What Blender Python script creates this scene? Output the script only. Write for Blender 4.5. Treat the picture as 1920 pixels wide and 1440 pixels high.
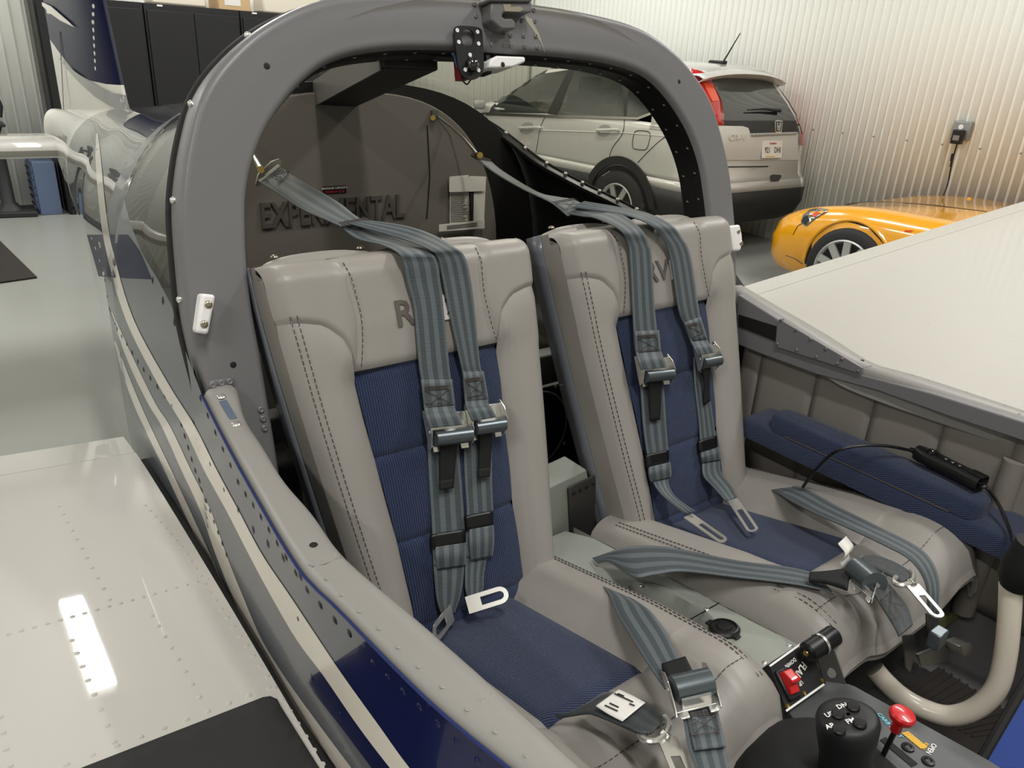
import bpy, bmesh, math, random
from mathutils import Vector, Matrix
from mathutils.bvhtree import BVHTree
from mathutils.geometry import delaunay_2d_cdt
random.seed(7)
for o in list(bpy.data.objects): bpy.data.objects.remove(o)
scene = bpy.context.scene
COL = scene.collection

# ------------------------------------------------------------------ camera
F_PX = 1422.19; YAW = -.66882; PITCH = .40405; ROLL = .05718
CAM = Vector((-.788, -.962, .746))
cy_, sy_ = math.cos(YAW), math.sin(YAW); cp_, sp_ = math.cos(PITCH), math.sin(PITCH)
FWD = Vector((-sy_*cp_, cy_*cp_, -sp_)); r0 = Vector((cy_, sy_, 0)); u0 = r0.cross(FWD)
RGT = math.cos(ROLL)*r0 + math.sin(ROLL)*u0; UPV = -math.sin(ROLL)*r0 + math.cos(ROLL)*u0
cam_data = bpy.data.cameras.new('camera'); cam = bpy.data.objects.new('camera', cam_data); COL.objects.link(cam)
cam.matrix_world = Matrix(((RGT.x, UPV.x, -FWD.x, CAM.x), (RGT.y, UPV.y, -FWD.y, CAM.y), (RGT.z, UPV.z, -FWD.z, CAM.z), (0, 0, 0, 1)))
cam_data.sensor_width = 36; cam_data.lens = F_PX/1920*36; cam_data.clip_start = .02; cam_data.clip_end = 100
scene.camera = cam

# ------------------------------------------------------------------ world, exposure
FLOOR = -.87; CEIL = 3.25
w = bpy.data.worlds.new('hangar_air'); scene.world = w; w.use_nodes = True
w.node_tree.nodes['Background'].inputs[0].default_value = (1, .98, .94, 1)
w.node_tree.nodes['Background'].inputs[1].default_value = .05
scene.view_settings.view_transform = 'Standard'; scene.view_settings.look = 'None'
scene.view_settings.gamma = 1; scene.view_settings.use_curve_mapping = False
scene.view_settings.exposure = 0.0
LAMPS = [(-.08, 3.8), (3.3, 3.4), (4.2, 5.8), (-3.2, 3.8), (-.6, -1.6), (2.2, -1.2), (-3.4, -1.4), (4.3, 0.6), (1.4, 6.6), (-2.6, 6.6)]
LAMP_W = 61; LAMP_L = 1.25; LAMP_COL = (1, .995, .985)
for i, (lx, ly) in enumerate(LAMPS):
    ld = bpy.data.lights.new('strip_lamp_light', 'AREA'); ld.shape = 'RECTANGLE'; ld.size = .14; ld.size_y = LAMP_L
    ld.energy = LAMP_W; ld.color = LAMP_COL
    lo = bpy.data.objects.new('strip_lamp_light', ld); COL.objects.link(lo); lo.location = (lx, ly, CEIL-.135)

# ------------------------------------------------------------------ pixel <-> world helpers (1920x1440)
def ray(u, v): return FWD + ((u-960)/F_PX)*RGT - ((v-720)/F_PX)*UPV
def on_plane(q, n, d):
    n = Vector(n); D = ray(*q); return CAM + D*((d - CAM.dot(n))/D.dot(n))
def RX(q, x): return on_plane(q, (1, 0, 0), x)
def RY(q, y): return on_plane(q, (0, 1, 0), y)
def RZ(q, z): return on_plane(q, (0, 0, 1), z)

# ------------------------------------------------------------------ materials
def mat(name, col, rough=.5, metal=0, coat=0, spec=.5, noise=None, bump=None, alpha=None, trans=0, emit=None, ior=1.45, coat_rough=.03):
    """col = sRGB 0-255.  noise=(scale, amount) colour mottling, bump=(scale, strength, distance)"""
    m = bpy.data.materials.new(name); m.use_nodes = True; nt = m.node_tree; b = nt.nodes['Principled BSDF']
    def lin(c): c = c/255; return c/12.92 if c <= .04045 else ((c+.055)/1.055)**2.4
    c = tuple(lin(x) for x in col)+(1,)
    b.inputs['Base Color'].default_value = c; b.inputs['Roughness'].default_value = rough; b.inputs['Metallic'].default_value = metal
    b.inputs['Coat Weight'].default_value = coat; b.inputs['Coat Roughness'].default_value = coat_rough
    b.inputs['Specular IOR Level'].default_value = spec; b.inputs['IOR'].default_value = ior
    b.inputs['Transmission Weight'].default_value = trans
    if alpha is not None: b.inputs['Alpha'].default_value = alpha
    if emit: b.inputs['Emission Color'].default_value = (1, .97, .9, 1); b.inputs['Emission Strength'].default_value = emit
    tc = nt.nodes.new('ShaderNodeTexCoord')
    if noise:
        n = nt.nodes.new('ShaderNodeTexNoise'); n.inputs['Scale'].default_value = noise[0]; n.inputs['Detail'].default_value = 4
        nt.links.new(tc.outputs['Object'], n.inputs['Vector'])
        mx = nt.nodes.new('ShaderNodeMix'); mx.data_type = 'RGBA'
        mx.inputs[6].default_value = tuple(x*(1-noise[1]) for x in c[:3])+(1,); mx.inputs[7].default_value = tuple(min(1, x*(1+noise[1])) for x in c[:3])+(1,)
        nt.links.new(n.outputs['Fac'], mx.inputs[0]); nt.links.new(mx.outputs[2], b.inputs['Base Color'])
    if bump:
        n2 = nt.nodes.new('ShaderNodeTexNoise'); n2.inputs['Scale'].default_value = bump[0]; n2.inputs['Detail'].default_value = 5
        nt.links.new(tc.outputs['Object'], n2.inputs['Vector'])
        bp = nt.nodes.new('ShaderNodeBump'); bp.inputs['Strength'].default_value = bump[1]; bp.inputs['Distance'].default_value = bump[2]
        nt.links.new(n2.outputs['Fac'], bp.inputs['Height']); nt.links.new(bp.outputs['Normal'], b.inputs['Normal'])
    return m
def fabric(name, c1, c2, sx, sy, ang=0, strength=.6, rough=.95):
    """woven cloth: two crossed wave textures on the uv map (metres)"""
    m = mat(name, c1, rough); nt = m.node_tree; b = nt.nodes['Principled BSDF']
    uv = nt.nodes.new('ShaderNodeUVMap'); mp = nt.nodes.new('ShaderNodeMapping'); nt.links.new(uv.outputs[0], mp.inputs[0])
    mp.inputs['Rotation'].default_value = (0, 0, ang)
    fs = []
    for d, s in (('X', sx), ('Y', sy)):
        wv = nt.nodes.new('ShaderNodeTexWave'); wv.bands_direction = d; wv.inputs['Scale'].default_value = s; wv.inputs['Distortion'].default_value = .6
        wv.inputs['Detail'].default_value = 1
        nt.links.new(mp.outputs[0], wv.inputs[0]); fs.append(wv)
    mul = nt.nodes.new('ShaderNodeMath'); mul.operation = 'MULTIPLY'
    nt.links.new(fs[0].outputs['Fac'], mul.inputs[0]); nt.links.new(fs[1].outputs['Fac'], mul.inputs[1])
    mx = nt.nodes.new('ShaderNodeMix'); mx.data_type = 'RGBA'
    def lin(c): c = c/255; return c/12.92 if c <= .04045 else ((c+.055)/1.055)**2.4
    mx.inputs[6].default_value = tuple(lin(x) for x in c1)+(1,); mx.inputs[7].default_value = tuple(lin(x) for x in c2)+(1,)
    nt.links.new(mul.outputs[0], mx.inputs[0]); nt.links.new(mx.outputs[2], b.inputs['Base Color'])
    bp = nt.nodes.new('ShaderNodeBump'); bp.inputs['Strength'].default_value = strength; bp.inputs['Distance'].default_value = .002
    nt.links.new(mul.outputs[0], bp.inputs['Height']); nt.links.new(bp.outputs['Normal'], b.inputs['Normal'])
    b.inputs['Sheen Weight'].default_value = .15; b.inputs['Specular IOR Level'].default_value = .2
    return m
def webbing(name, c1, c2, nb=3.0, rough=.55):
    """belt webbing with lengthwise tone-on-tone bands (uv.x across 0..1, uv.y along in metres)"""
    m = mat(name, c1, rough); nt = m.node_tree; b = nt.nodes['Principled BSDF']
    uv = nt.nodes.new('ShaderNodeUVMap'); sx = nt.nodes.new('ShaderNodeSeparateXYZ'); nt.links.new(uv.outputs[0], sx.inputs[0])
    a = nt.nodes.new('ShaderNodeMath'); a.operation = 'MULTIPLY'; a.inputs[1].default_value = nb*2*math.pi; nt.links.new(sx.outputs[0], a.inputs[0])
    s = nt.nodes.new('ShaderNodeMath'); s.operation = 'COSINE'; nt.links.new(a.outputs[0], s.inputs[0])
    g = nt.nodes.new('ShaderNodeMath'); g.operation = 'GREATER_THAN'; g.inputs[1].default_value = .05; nt.links.new(s.outputs[0], g.inputs[0])
    mx = nt.nodes.new('ShaderNodeMix'); mx.data_type = 'RGBA'
    def lin(c): c = c/255; return c/12.92 if c <= .04045 else ((c+.055)/1.055)**2.4
    mx.inputs[6].default_value = tuple(lin(x) for x in c1)+(1,); mx.inputs[7].default_value = tuple(lin(x) for x in c2)+(1,)
    nt.links.new(g.outputs[0], mx.inputs[0]); nt.links.new(mx.outputs[2], b.inputs['Base Color'])
    wv = nt.nodes.new('ShaderNodeMath'); wv.operation = 'MULTIPLY'; wv.inputs[1].default_value = 2600; nt.links.new(sx.outputs[1], wv.inputs[0])
    s2 = nt.nodes.new('ShaderNodeMath'); s2.operation = 'SINE'; nt.links.new(wv.outputs[0], s2.inputs[0])
    bp = nt.nodes.new('ShaderNodeBump'); bp.inputs['Strength'].default_value = .25; bp.inputs['Distance'].default_value = .0006
    nt.links.new(s2.outputs[0], bp.inputs['Height']); nt.links.new(bp.outputs['Normal'], b.inputs['Normal'])
    b.inputs['Sheen Weight'].default_value = .1
    return m

M = {}
M['leather'] = mat('taupe_leather', (145, 140, 134), .40, noise=(9, .06), bump=(420, .12, .001), spec=.45)
M['leather_d'] = mat('grey_upholstery', (128, 122, 115), .6, bump=(500, .12, .001))
M['stitch'] = mat('dark_thread', (74, 67, 63), .8)
M['blue'] = fabric('blue_tweed', (27, 36, 62), (78, 93, 126), 90, 150, 0, .8)
M['blue2'] = fabric('blue_twill', (27, 36, 62), (78, 93, 126), 220, 95, .5, .8)
M['web'] = webbing('slate_webbing', (60, 67, 70), (86, 94, 97))
M['web_d'] = webbing('dark_webbing', (40, 45, 46), (50, 55, 56))
M['blackweb'] = mat('black_webbing', (17, 17, 18), .75, bump=(900, .3, .001))
M['chrome'] = mat('polished_steel', (222, 220, 214), .24, .85)
M['steel'] = mat('brushed_steel', (150, 148, 143), .35, 1)
M['barrel'] = mat('dark_steel_roller', (92, 100, 103), .3, .6)
M['brass'] = mat('brass', (190, 160, 95), .25, 1)
M['grey'] = mat('grey_paint', (112, 110, 111), .38, bump=(260, .05, .001), spec=.5)
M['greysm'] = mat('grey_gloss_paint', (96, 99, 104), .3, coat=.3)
M['console'] = mat('console_grey', (139, 142, 134), .45, bump=(500, .06, .001))
M['black'] = mat('black_plastic', (18, 18, 19), .38)
M['blackm'] = mat('black_matt', (16, 16, 16), .7)
M['dark'] = mat('dark_interior_paint', (22, 21, 21), .5)
M['bulk'] = mat('grey_vinyl_panel', (108, 103, 98), .6, noise=(5, .05), bump=(300, .1, .001))
M['wing'] = mat('cream_gloss_paint', (178, 174, 166), .45, coat=.8, noise=(1.2, .012), spec=.5)
M['white'] = mat('white_paint', (222, 218, 209), .15, coat=.8)
M['stripe'] = mat('white_stripe_paint', (222, 215, 203), .22, coat=.5)
M['navy'] = mat('navy_gloss_paint', (7, 18, 64), .25, coat=.25, spec=.2)
M['navyd'] = mat('dark_navy_metallic', (14, 17, 46), .2, coat=1, spec=.3, coat_rough=.012)
M['silver'] = mat('silver_grey_paint', (150, 149, 148), .2, coat=.6)
M['rivet'] = mat('painted_rivet', (176, 172, 164), .35)
M['rivetb'] = mat('blue_black_rivet', (20, 22, 38), .3)
M['rivetg'] = mat('grey_rivet', (120, 118, 118), .3)
M['nylon'] = mat('white_nylon', (228, 226, 224), .4)
M['antislip'] = mat('black_antislip', (42, 41, 40), .95, bump=(900, .5, .001))
M['rubber'] = mat('rubber_seal', (30, 29, 28), .6)
M['carpet'] = mat('charcoal_carpet', (60, 59, 57), .98, noise=(160, .5), bump=(380, 1, .004))
M['red'] = mat('red_plastic', (190, 22, 26), .3, coat=.4)
M['navyfin'] = mat('fin_navy_paint', (12, 18, 54), .35, coat=.12, spec=.12)
M['brass2'] = mat('plated_screw', (170, 160, 140), .3, .9)
M['cream'] = mat('cream_tube', (205, 196, 180), .3, coat=.3)
M['paper'] = mat('paper', (214, 210, 204), .8)
M['paperd'] = mat('paper_print', (120, 116, 112), .8)
M['ink'] = mat('ink', (35, 33, 33), .8)
M['inkw'] = mat('white_ink', (225, 224, 220), .6)
M['inkr'] = mat('red_ink', (170, 40, 40), .6)
M['inky'] = mat('yellow_ink', (214, 170, 60), .6)
M['inkb'] = mat('pale_blue_ink', (120, 200, 222), .6)
M['placard'] = mat('placard_black', (20, 18, 18), .4)
M['letter'] = mat('embossed_letter_grey', (82, 77, 74), .42, coat=.15)
M['embroid'] = mat('dark_embroidery', (86, 79, 76), .7)
M['tint'] = mat('bronze_tinted_acrylic', (120, 112, 92), .02, trans=1, ior=1.12, spec=.9, coat=1)
M['floor'] = mat('epoxy_floor', (143, 144, 138), .3, noise=(1.3, .05), coat=.12, spec=.35)
M['ceil'] = mat('ceiling_white', (225, 222, 212), .8)
M['wallm'] = mat('white_corrugated_steel', (236, 237, 229), .45, spec=.3)
M['cabinet'] = mat('black_steel_cabinet', (22, 22, 22), .55, bump=(300, .06, .001))
M['carsilver'] = mat('silver_car_paint', (196, 195, 190), .3, metal=.2, coat=.8)
M['carblack'] = mat('black_car_plastic', (34, 34, 34), .55)
M['glassd'] = mat('tinted_car_glass', (36, 42, 38), .04, coat=1, spec=.5, alpha=.8)
M['glassr'] = mat('privacy_glass', (38, 42, 40), .05, coat=1, spec=.6)
M['tyre'] = mat('tyre_rubber', (26, 26, 26), .75)
M['alloy'] = mat('silver_alloy', (182, 182, 178), .3, .6)
M['lens_red'] = mat('red_lens', (176, 16, 18), .1, coat=1)
M['lens_or'] = mat('orange_lens', (214, 70, 26), .1, coat=1)
M['yellow'] = mat('yellow_car_paint', (222, 154, 16), .2, coat=1)
M['lens_clear'] = mat('clear_lens', (120, 120, 112), .08, coat=1, metal=.4)
M['galv'] = mat('galvanised_box', (150, 150, 147), .4, .6)
M['bluecab'] = mat('blue_steel_cabinet', (86, 100, 126), .5)
M['castiron'] = mat('cast_iron', (36, 36, 36), .55)
M['mat'] = mat('brown_black_mat', (40, 35, 32), .95, noise=(60, .4), bump=(200, .6, .004))
M['cardboard'] = mat('cardboard', (190, 160, 120), .8)
M['zincgreen'] = mat('zinc_chromate_primer', (112, 116, 70), .45)
M['wire_b'] = mat('blue_wire', (40, 84, 120), .5); M['wire_r'] = mat('dark_red_connector', (120, 24, 34), .4)

# ------------------------------------------------------------------ mesh builder
ROOTLOC = {}
def catmull(P, n=6, closed=False):
    P = [Vector(p) for p in P]
    if len(P) < 3 and not closed: 
        return [P[0].lerp(P[-1], i/n) for i in range(n+1)]
    out = []; N = len(P); rng = N if closed else N-1
    for i in range(rng):
        if closed: a, b, c, d = P[i-1], P[i], P[(i+1) % N], P[(i+2) % N]
        else: a, b, c, d = P[max(i-1, 0)], P[i], P[i+1], P[min(i+2, N-1)]
        for k in range(n):
            t = k/n
            out.append(.5*((2*b)+(c-a)*t+(2*a-5*b+4*c-d)*t*t+(3*b-a-3*c+d)*t**3))
    if not closed: out.append(P[-1])
    return out
def frame(d, up=Vector((0, 0, 1))):
    d = Vector(d).normalized(); s = d.cross(up)
    if s.length < 1e-4: s = d.cross(Vector((1, 0, 0)))
    s.normalize(); return d, s, s.cross(d)
class B:
    def __init__(s): s.v = []; s.f = []; s.uv = {}
    def add(s, vs, fs):
        k = len(s.v); s.v += [Vector(x) for x in vs]; s.f += [tuple(i+k for i in f) for f in fs]; return s
    def obox(s, c, a, b, d):
        c, a, b, d = map(Vector, (c, a, b, d))
        vs = [c+i*a+j*b+k*d for k in (-1, 1) for j in (-1, 1) for i in (-1, 1)]
        fl = a.cross(b).dot(d) < 0
        fs = [(0, 2, 3, 1), (4, 5, 7, 6), (0, 1, 5, 4), (2, 6, 7, 3), (0, 4, 6, 2), (1, 3, 7, 5)]
        return s.add(vs, [f[::-1] for f in fs] if fl else fs)
    def box(s, lo, hi):
        lo = Vector(lo); hi = Vector(hi); h = (hi-lo)/2
        return s.obox((lo+hi)/2, (h.x, 0, 0), (0, h.y, 0), (0, 0, h.z))
    def prism(s, poly, O, U, V, depth, N=None):
        O, U, V = Vector(O), Vector(U), Vector(V); N = Vector(N) if N is not None else U.cross(V).normalized()
        n = len(poly); a = [O+U*p[0]+V*p[1] for p in poly]; b = [q+N*depth for q in a]
        ar = sum(poly[i][0]*poly[(i+1) % n][1]-poly[(i+1) % n][0]*poly[i][1] for i in range(n))
        fs = [tuple(range(n))[::-1], tuple(range(n, 2*n))]+[(i, (i+1) % n, n+(i+1) % n, n+i) for i in range(n)]
        if (ar < 0) != (U.cross(V).dot(N)*depth < 0): fs = [f[::-1] for f in fs]
        return s.add(a+b, fs)
    def poly3(s, pts, N, depth):
        """extrude an arbitrary 3-D polygon along N"""
        pts = [Vector(p) for p in pts]; N = Vector(N)*depth; n = len(pts)
        nn = Vector((0, 0, 0))
        for i in range(n): nn += pts[i].cross(pts[(i+1) % n])
        fs = [tuple(range(n))[::-1], tuple(range(n, 2*n))]+[(i, (i+1) % n, n+(i+1) % n, n+i) for i in range(n)]
        if nn.dot(N) < 0: fs = [f[::-1] for f in fs]
        return s.add(pts+[p+N for p in pts], fs)
    def tube(s, pts, r, seg=10, caps=True, closed=False, up=Vector((0, 0, 1))):
        pts = [Vector(p) for p in pts]; n = len(pts); R = r if isinstance(r, (list, tuple)) else [r]*n
        k0 = len(s.v); prev = None
        for i, p in enumerate(pts):
            if closed: d = pts[(i+1) % n]-pts[i-1]
            else: d = pts[min(i+1, n-1)]-pts[max(i-1, 0)]
            d = d.normalized() if d.length > 1e-9 else Vector((0, 0, 1))
            if prev is None: _, a, b = frame(d, up)
            else:
                a = prev-d*prev.dot(d)
                a = a.normalized() if a.length > 1e-6 else frame(d)[1]
                b = a.cross(d)
            prev = a
            for j in range(seg):
                t = 2*math.pi*j/seg; s.v.append(p+R[i]*(math.cos(t)*a+math.sin(t)*b))
        for i in range(n if closed else n-1):
            for j in range(seg):
                A = k0+i*seg; Bq = k0+((i+1) % n)*seg
                s.f.append((A+j, Bq+j, Bq+(j+1) % seg, A+(j+1) % seg))
        if caps and not closed:
            s.f.append(tuple(k0+j for j in range(seg))); s.f.append(tuple(k0+(n-1)*seg+j for j in range(seg))[::-1])
        return s
    def cyl(s, p0, p1, r, r2=None, seg=16): return s.tube([p0, p1], [r, r if r2 is None else r2], seg)
    def lathe(s, prof, O, axis, seg=20):
        """prof = [(radius, height)...]"""
        O = Vector(O); d, a, b = frame(axis); k0 = len(s.v)
        for (r, h) in prof:
            for j in range(seg):
                t = 2*math.pi*j/seg; s.v.append(O+d*h+max(r, 1e-5)*(math.cos(t)*a+math.sin(t)*b))
        for i in range(len(prof)-1):
            for j in range(seg):
                A = k0+i*seg; Bq = A+seg; s.f.append((A+j, Bq+j, Bq+(j+1) % seg, A+(j+1) % seg))
        return s
    def dome(s, c, n, r, h=None, seg=8):
        h = r*.6 if h is None else h; n = Vector(n).normalized()
        return s.lathe([(r, 0), (r*.85, h*.6), (r*.45, h*.95), (0, h)], c, n, seg)
    def grid(s, P, uvs=None, flip=False):
        nu, nv = len(P), len(P[0]); k0 = len(s.v)
        for i in range(nu):
            for j in range(nv):
                s.v.append(Vector(P[i][j]))
                if uvs: s.uv[k0+i*nv+j] = uvs[i][j]
        for i in range(nu-1):
            for j in range(nv-1):
                q = (k0+i*nv+j, k0+(i+1)*nv+j, k0+(i+1)*nv+j+1, k0+i*nv+j+1)
                s.f.append(q[::-1] if flip else q)
        return s
    def done(s, name, m, parent=None, angle=40, bevel=0, solid=0, label=None, kind=None, cat=None, group=None, sub=0, bseg=2, soff=-1, origin=None, recalc=False):
        off = Vector((0, 0, 0))
        if parent is not None: off = ROOTLOC.get(parent.name, Vector((0, 0, 0)))
        elif origin is not None: off = Vector(origin)
        elif s.v:
            xs = [p.x for p in s.v]; ys = [p.y for p in s.v]; zs = [p.z for p in s.v]
            off = Vector(((min(xs)+max(xs))/2, (min(ys)+max(ys))/2, min(zs)))
        me = bpy.data.meshes.new(name); me.from_pydata([p-off for p in s.v], [], s.f)
        if recalc:
            bm = bmesh.new(); bm.from_mesh(me); bmesh.ops.recalc_face_normals(bm, faces=bm.faces); bm.to_mesh(me); bm.free()
        if s.uv:
            l = me.uv_layers.new(name='UVMap')
            for lp in me.loops: l.data[lp.index].uv = s.uv.get(lp.vertex_index, (0, 0))
        me.materials.append(M[m] if isinstance(m, str) else m)
        me.shade_smooth(); me.set_sharp_from_angle(angle=math.radians(angle))
        o = bpy.data.objects.new(name, me); COL.objects.link(o)
        if parent is not None: o.parent = parent; ROOTLOC[o.name] = off
        else: o.location = off; ROOTLOC[o.name] = off
        if solid: md = o.modifiers.new('thickness', 'SOLIDIFY'); md.thickness = solid; md.offset = soff
        if bevel: md = o.modifiers.new('edge', 'BEVEL'); md.width = bevel; md.segments = bseg; md.limit_method = 'ANGLE'; md.angle_limit = math.radians(35)
        if sub: md = o.modifiers.new('smooth', 'SUBSURF'); md.levels = sub; md.render_levels = sub
        if label: o['label'] = label
        if kind: o['kind'] = kind
        if cat: o['category'] = cat
        if group: o['group'] = group
        return o
def thing(name, loc, label=None, cat=None, group=None, kind=None):
    o = bpy.data.objects.new(name, None); COL.objects.link(o); o.location = loc; o.empty_display_size = .1
    ROOTLOC[o.name] = Vector(loc)
    if label: o['label'] = label
    if cat: o['category'] = cat
    if group: o['group'] = group
    if kind: o['kind'] = kind
    return o
def copy_tree(o, parent=None):
    c = o.copy(); COL.objects.link(c); c.parent = parent
    for k in ('label', 'group') if parent is None else ():
        pass
    for ch in [x for x in bpy.data.objects if x.parent == o]: copy_tree(ch, c)
    return c
def text_mesh(body, O, U, V, size, depth=.0006, align='CENTER', bold=False, shear=0, sx=1.0):
    """flat lettering as geometry: U reading direction, V letter-up; returns a B"""
    cu = bpy.data.curves.new('lettering', 'FONT'); cu.body = body; cu.size = size; cu.extrude = depth/2; cu.align_x = align; cu.align_y = 'CENTER'
    cu.resolution_u = 2; cu.shear = shear
    if bold: cu.offset = size*.018
    ob = bpy.data.objects.new('lettering', cu); COL.objects.link(ob)
    me = bpy.data.meshes.new_from_object(ob.evaluated_get(bpy.context.evaluated_depsgraph_get()))
    bpy.data.objects.remove(ob); bpy.data.curves.remove(cu)
    O, U, V = Vector(O), Vector(U).normalized(), Vector(V).normalized(); N = U.cross(V)
    b = B(); b.add([O+U*(v.co.x*sx)+V*v.co.y+N*(v.co.z+depth/2) for v in me.vertices], [tuple(p.vertices) for p in me.polygons])
    bpy.data.meshes.remove(me); return b
def bvh_of(b): return BVHTree.FromPolygons(b.v, b.f)
def cast(bvh, q, off=0):
    d = ray(*q).normalized(); h = bvh.ray_cast(CAM, d)
    if h[0] is None:
        return None
    n = h[1] if h[1].dot(d) < 0 else -h[1]
    return h[0]+n*off
def inside(p, poly):
    c = False; n = len(poly)
    for i in range(n):
        x1, y1 = poly[i]; x2, y2 = poly[i-1]
        if (y1 > p[1]) != (y2 > p[1]) and p[0] < (x2-x1)*(p[1]-y1)/(y2-y1)+x1: c = not c
    return c
def largest(fs):
    par = {}
    def fnd(a):
        while par.setdefault(a, a) != a: a = par[a]
        return a
    for f in fs:
        for i in f[1:]: par[fnd(i)] = fnd(f[0])
    cnt = {}
    for f in fs: cnt[fnd(f[0])] = cnt.get(fnd(f[0]), 0)+1
    if not cnt: return fs
    k = max(cnt, key=cnt.get); return [f for f in fs if fnd(f[0]) == k]
def patch(bvh, poly, off=.001, step=12, smooth=0, fallback=None, ok=None):
    """a sheet lying on a surface, bounded by an outline; returns B"""
    if smooth: poly = [(p.x, p.y) for p in catmull([(a, b, 0) for a, b in poly], smooth, closed=True)]
    dense = []
    n = len(poly)
    for i in range(n):
        a, b = poly[i], poly[(i+1) % n]; L = math.hypot(b[0]-a[0], b[1]-a[1]); k = max(1, int(L/step))
        for j in range(k): dense.append((a[0]+(b[0]-a[0])*j/k, a[1]+(b[1]-a[1])*j/k))
    xs = [p[0] for p in dense]; ys = [p[1] for p in dense]; pts = [Vector(p) for p in dense]
    x = min(xs)+step*.5
    while x < max(xs):
        y = min(ys)+step*.5
        while y < max(ys):
            if inside((x, y), dense) and min((x-p[0])**2+(y-p[1])**2 for p in dense) > (step*.45)**2: pts.append(Vector((x, y)))
            y += step
        x += step
    m_ = len(dense)
    vs, es, fs, *_ = delaunay_2d_cdt(pts, [(i, (i+1) % m_) for i in range(m_)], [], 1, 1e-4)
    V3 = []
    for v in vs:
        h = cast(bvh, (v.x, v.y), off)
        if h is not None and ok and not ok(h): h = None
        if h is None and fallback: h = fallback((v.x, v.y))
        V3.append(h)
    good = [f for f in fs if all(V3[i] is not None for i in f)]
    good = largest(good)
    b = B(); b.add([v if v is not None else Vector((0, 0, 0)) for v in V3], good)
    used = sorted({i for f in b.f for i in f}); mp = {o: i for i, o in enumerate(used)}
    b.v = [b.v[i] for i in used]; b.f = [tuple(mp[i] for i in f) for f in b.f]
    # face the camera
    b.f = [f if (b.v[f[1]]-b.v[f[0]]).cross(b.v[f[2]]-b.v[f[0]]).dot(CAM-b.v[f[0]]) > 0 else f[::-1] for f in b.f]
    return b
def ribbon(Lp, Rp, n=5, cols=6, camber=0):
    """belt strip between two edge polylines, with uv"""
    L = catmull(Lp, n); R = catmull(Rp, n); b = B(); P = []; UV = []; run = 0
    for i in range(len(L)):
        if i: run += ((L[i]+R[i])/2-(L[i-1]+R[i-1])/2).length
        row = []; ur = []
        for j in range(cols+1):
            t = j/cols; row.append(L[i].lerp(R[i], t)); ur.append((t, run))
        P.append(row); UV.append(ur)
    b.grid(P, UV)
    # face the camera side
    f = b.f[len(b.f)//2]; nn = (b.v[f[1]]-b.v[f[0]]).cross(b.v[f[2]]-b.v[f[0]])
    if nn.dot(CAM-b.v[f[0]]) < 0: b.f = [q[::-1] for q in b.f]
    return b
# ================================================================== ROOM
WX = 6.35; BY = 8.05; LX = -5.2; FY = -5.5
def corrugated(p0, p1, z0, z1, inward, pitch, rib=.24, depth=.0075):
    """ribbed sheet between two plan points"""
    p0 = Vector(p0); p1 = Vector(p1); L = (p1-p0).length; d = (p1-p0)/L; n = Vector(inward); b = B(); prof = []
    k = 0
    while k*pitch < L:
        for t, h in ((0, 0), (.66, 0), (.74, 1), (.90, 1), (.98, 0)):
            x = (k+t)*pitch
            if x <= L: prof.append((x, h*depth))
        k += 1
    prof.append((L, 0))
    P = [[p0+d*x+n*h+Vector((0, 0, z)) for z in (z0, z1)] for x, h in prof]
    return b.grid(P)
B().box((LX, FY, FLOOR-.1), (WX+.2, BY+.2, FLOOR)).done('floor', 'floor', kind='structure')
B().box((LX, FY, CEIL), (WX+.2, BY+.2, CEIL+.1)).done('ceiling', 'ceil', kind='structure')
wr = corrugated((WX, FY, 0), (WX, BY, 0), FLOOR, CEIL, (-1, 0, 0), .0785).done('wall_right', 'wallm', kind='structure', angle=20, solid=.004)
wb = corrugated((LX, BY, 0), (WX, BY, 0), FLOOR, CEIL, (0, -1, 0), .1, depth=.006).done('wall_back', 'wallm', kind='structure', angle=20, solid=.004)
corrugated((LX, FY, 0), (LX, BY, 0), FLOOR, CEIL, (1, 0, 0), .16).done('wall_left', 'wallm', kind='structure', angle=20, solid=.004)
corrugated((LX, FY, 0), (WX, FY, 0), FLOOR, CEIL, (0, 1, 0), .16).done('wall_front', 'wallm', kind='structure', angle=20, solid=.004)
sb = B(); zz = RX((1525, 243), WX-.0075).z; y = RX((1525, 243), WX-.0075).y
for k in range(-12, 14): sb.dome((WX-.0075, y-.314*k, zz), (-1, 0, 0), .011, .007, 6)
sb.done('wall_screws', 'galv', wr, kind='stuff')
# dark steel column between the ribbed wall and the cabinets
CYF = 7.5
a = RY((45, 0), CYF+.3); c_ = RY((72, 0), CYF+.3)
B().box((a.x+.02, CYF+.28, FLOOR), (c_.x+.01, CYF+.5, CEIL)).done('trim_1', mat('grey_steel_column', (92, 90, 88), .5), kind='structure', bevel=.004)
# strip lamps
for i, (lx, ly) in enumerate(LAMPS):
    where = ['over the tail of the airplane', 'between airplane and silver car', 'behind the silver car', 'over the left of the tail', 'behind the viewer', 'over the far wing', 'behind the viewer at left', 'over the yellow car', 'over the black cabinets', 'by the back wall at left'][i]
    t = thing('strip_lamp', (lx, ly, CEIL), 'white ceiling strip lamp '+where, 'lamp', 'ceiling strip lamps')
    B().box((lx-.09, ly-LAMP_L/2-.03, CEIL-.07), (lx+.09, ly+LAMP_L/2+.03, CEIL)).done('housing', 'ceil', t, bevel=.006)
    B().box((lx-.075, ly-LAMP_L/2, CEIL-.12), (lx+.075, ly+LAMP_L/2, CEIL-.07)).done('diffuser', mat('lit_diffuser', (255, 250, 238), .4, emit=5) if i == 0 else bpy.data.materials['lit_diffuser'], t, bevel=.015)
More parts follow.
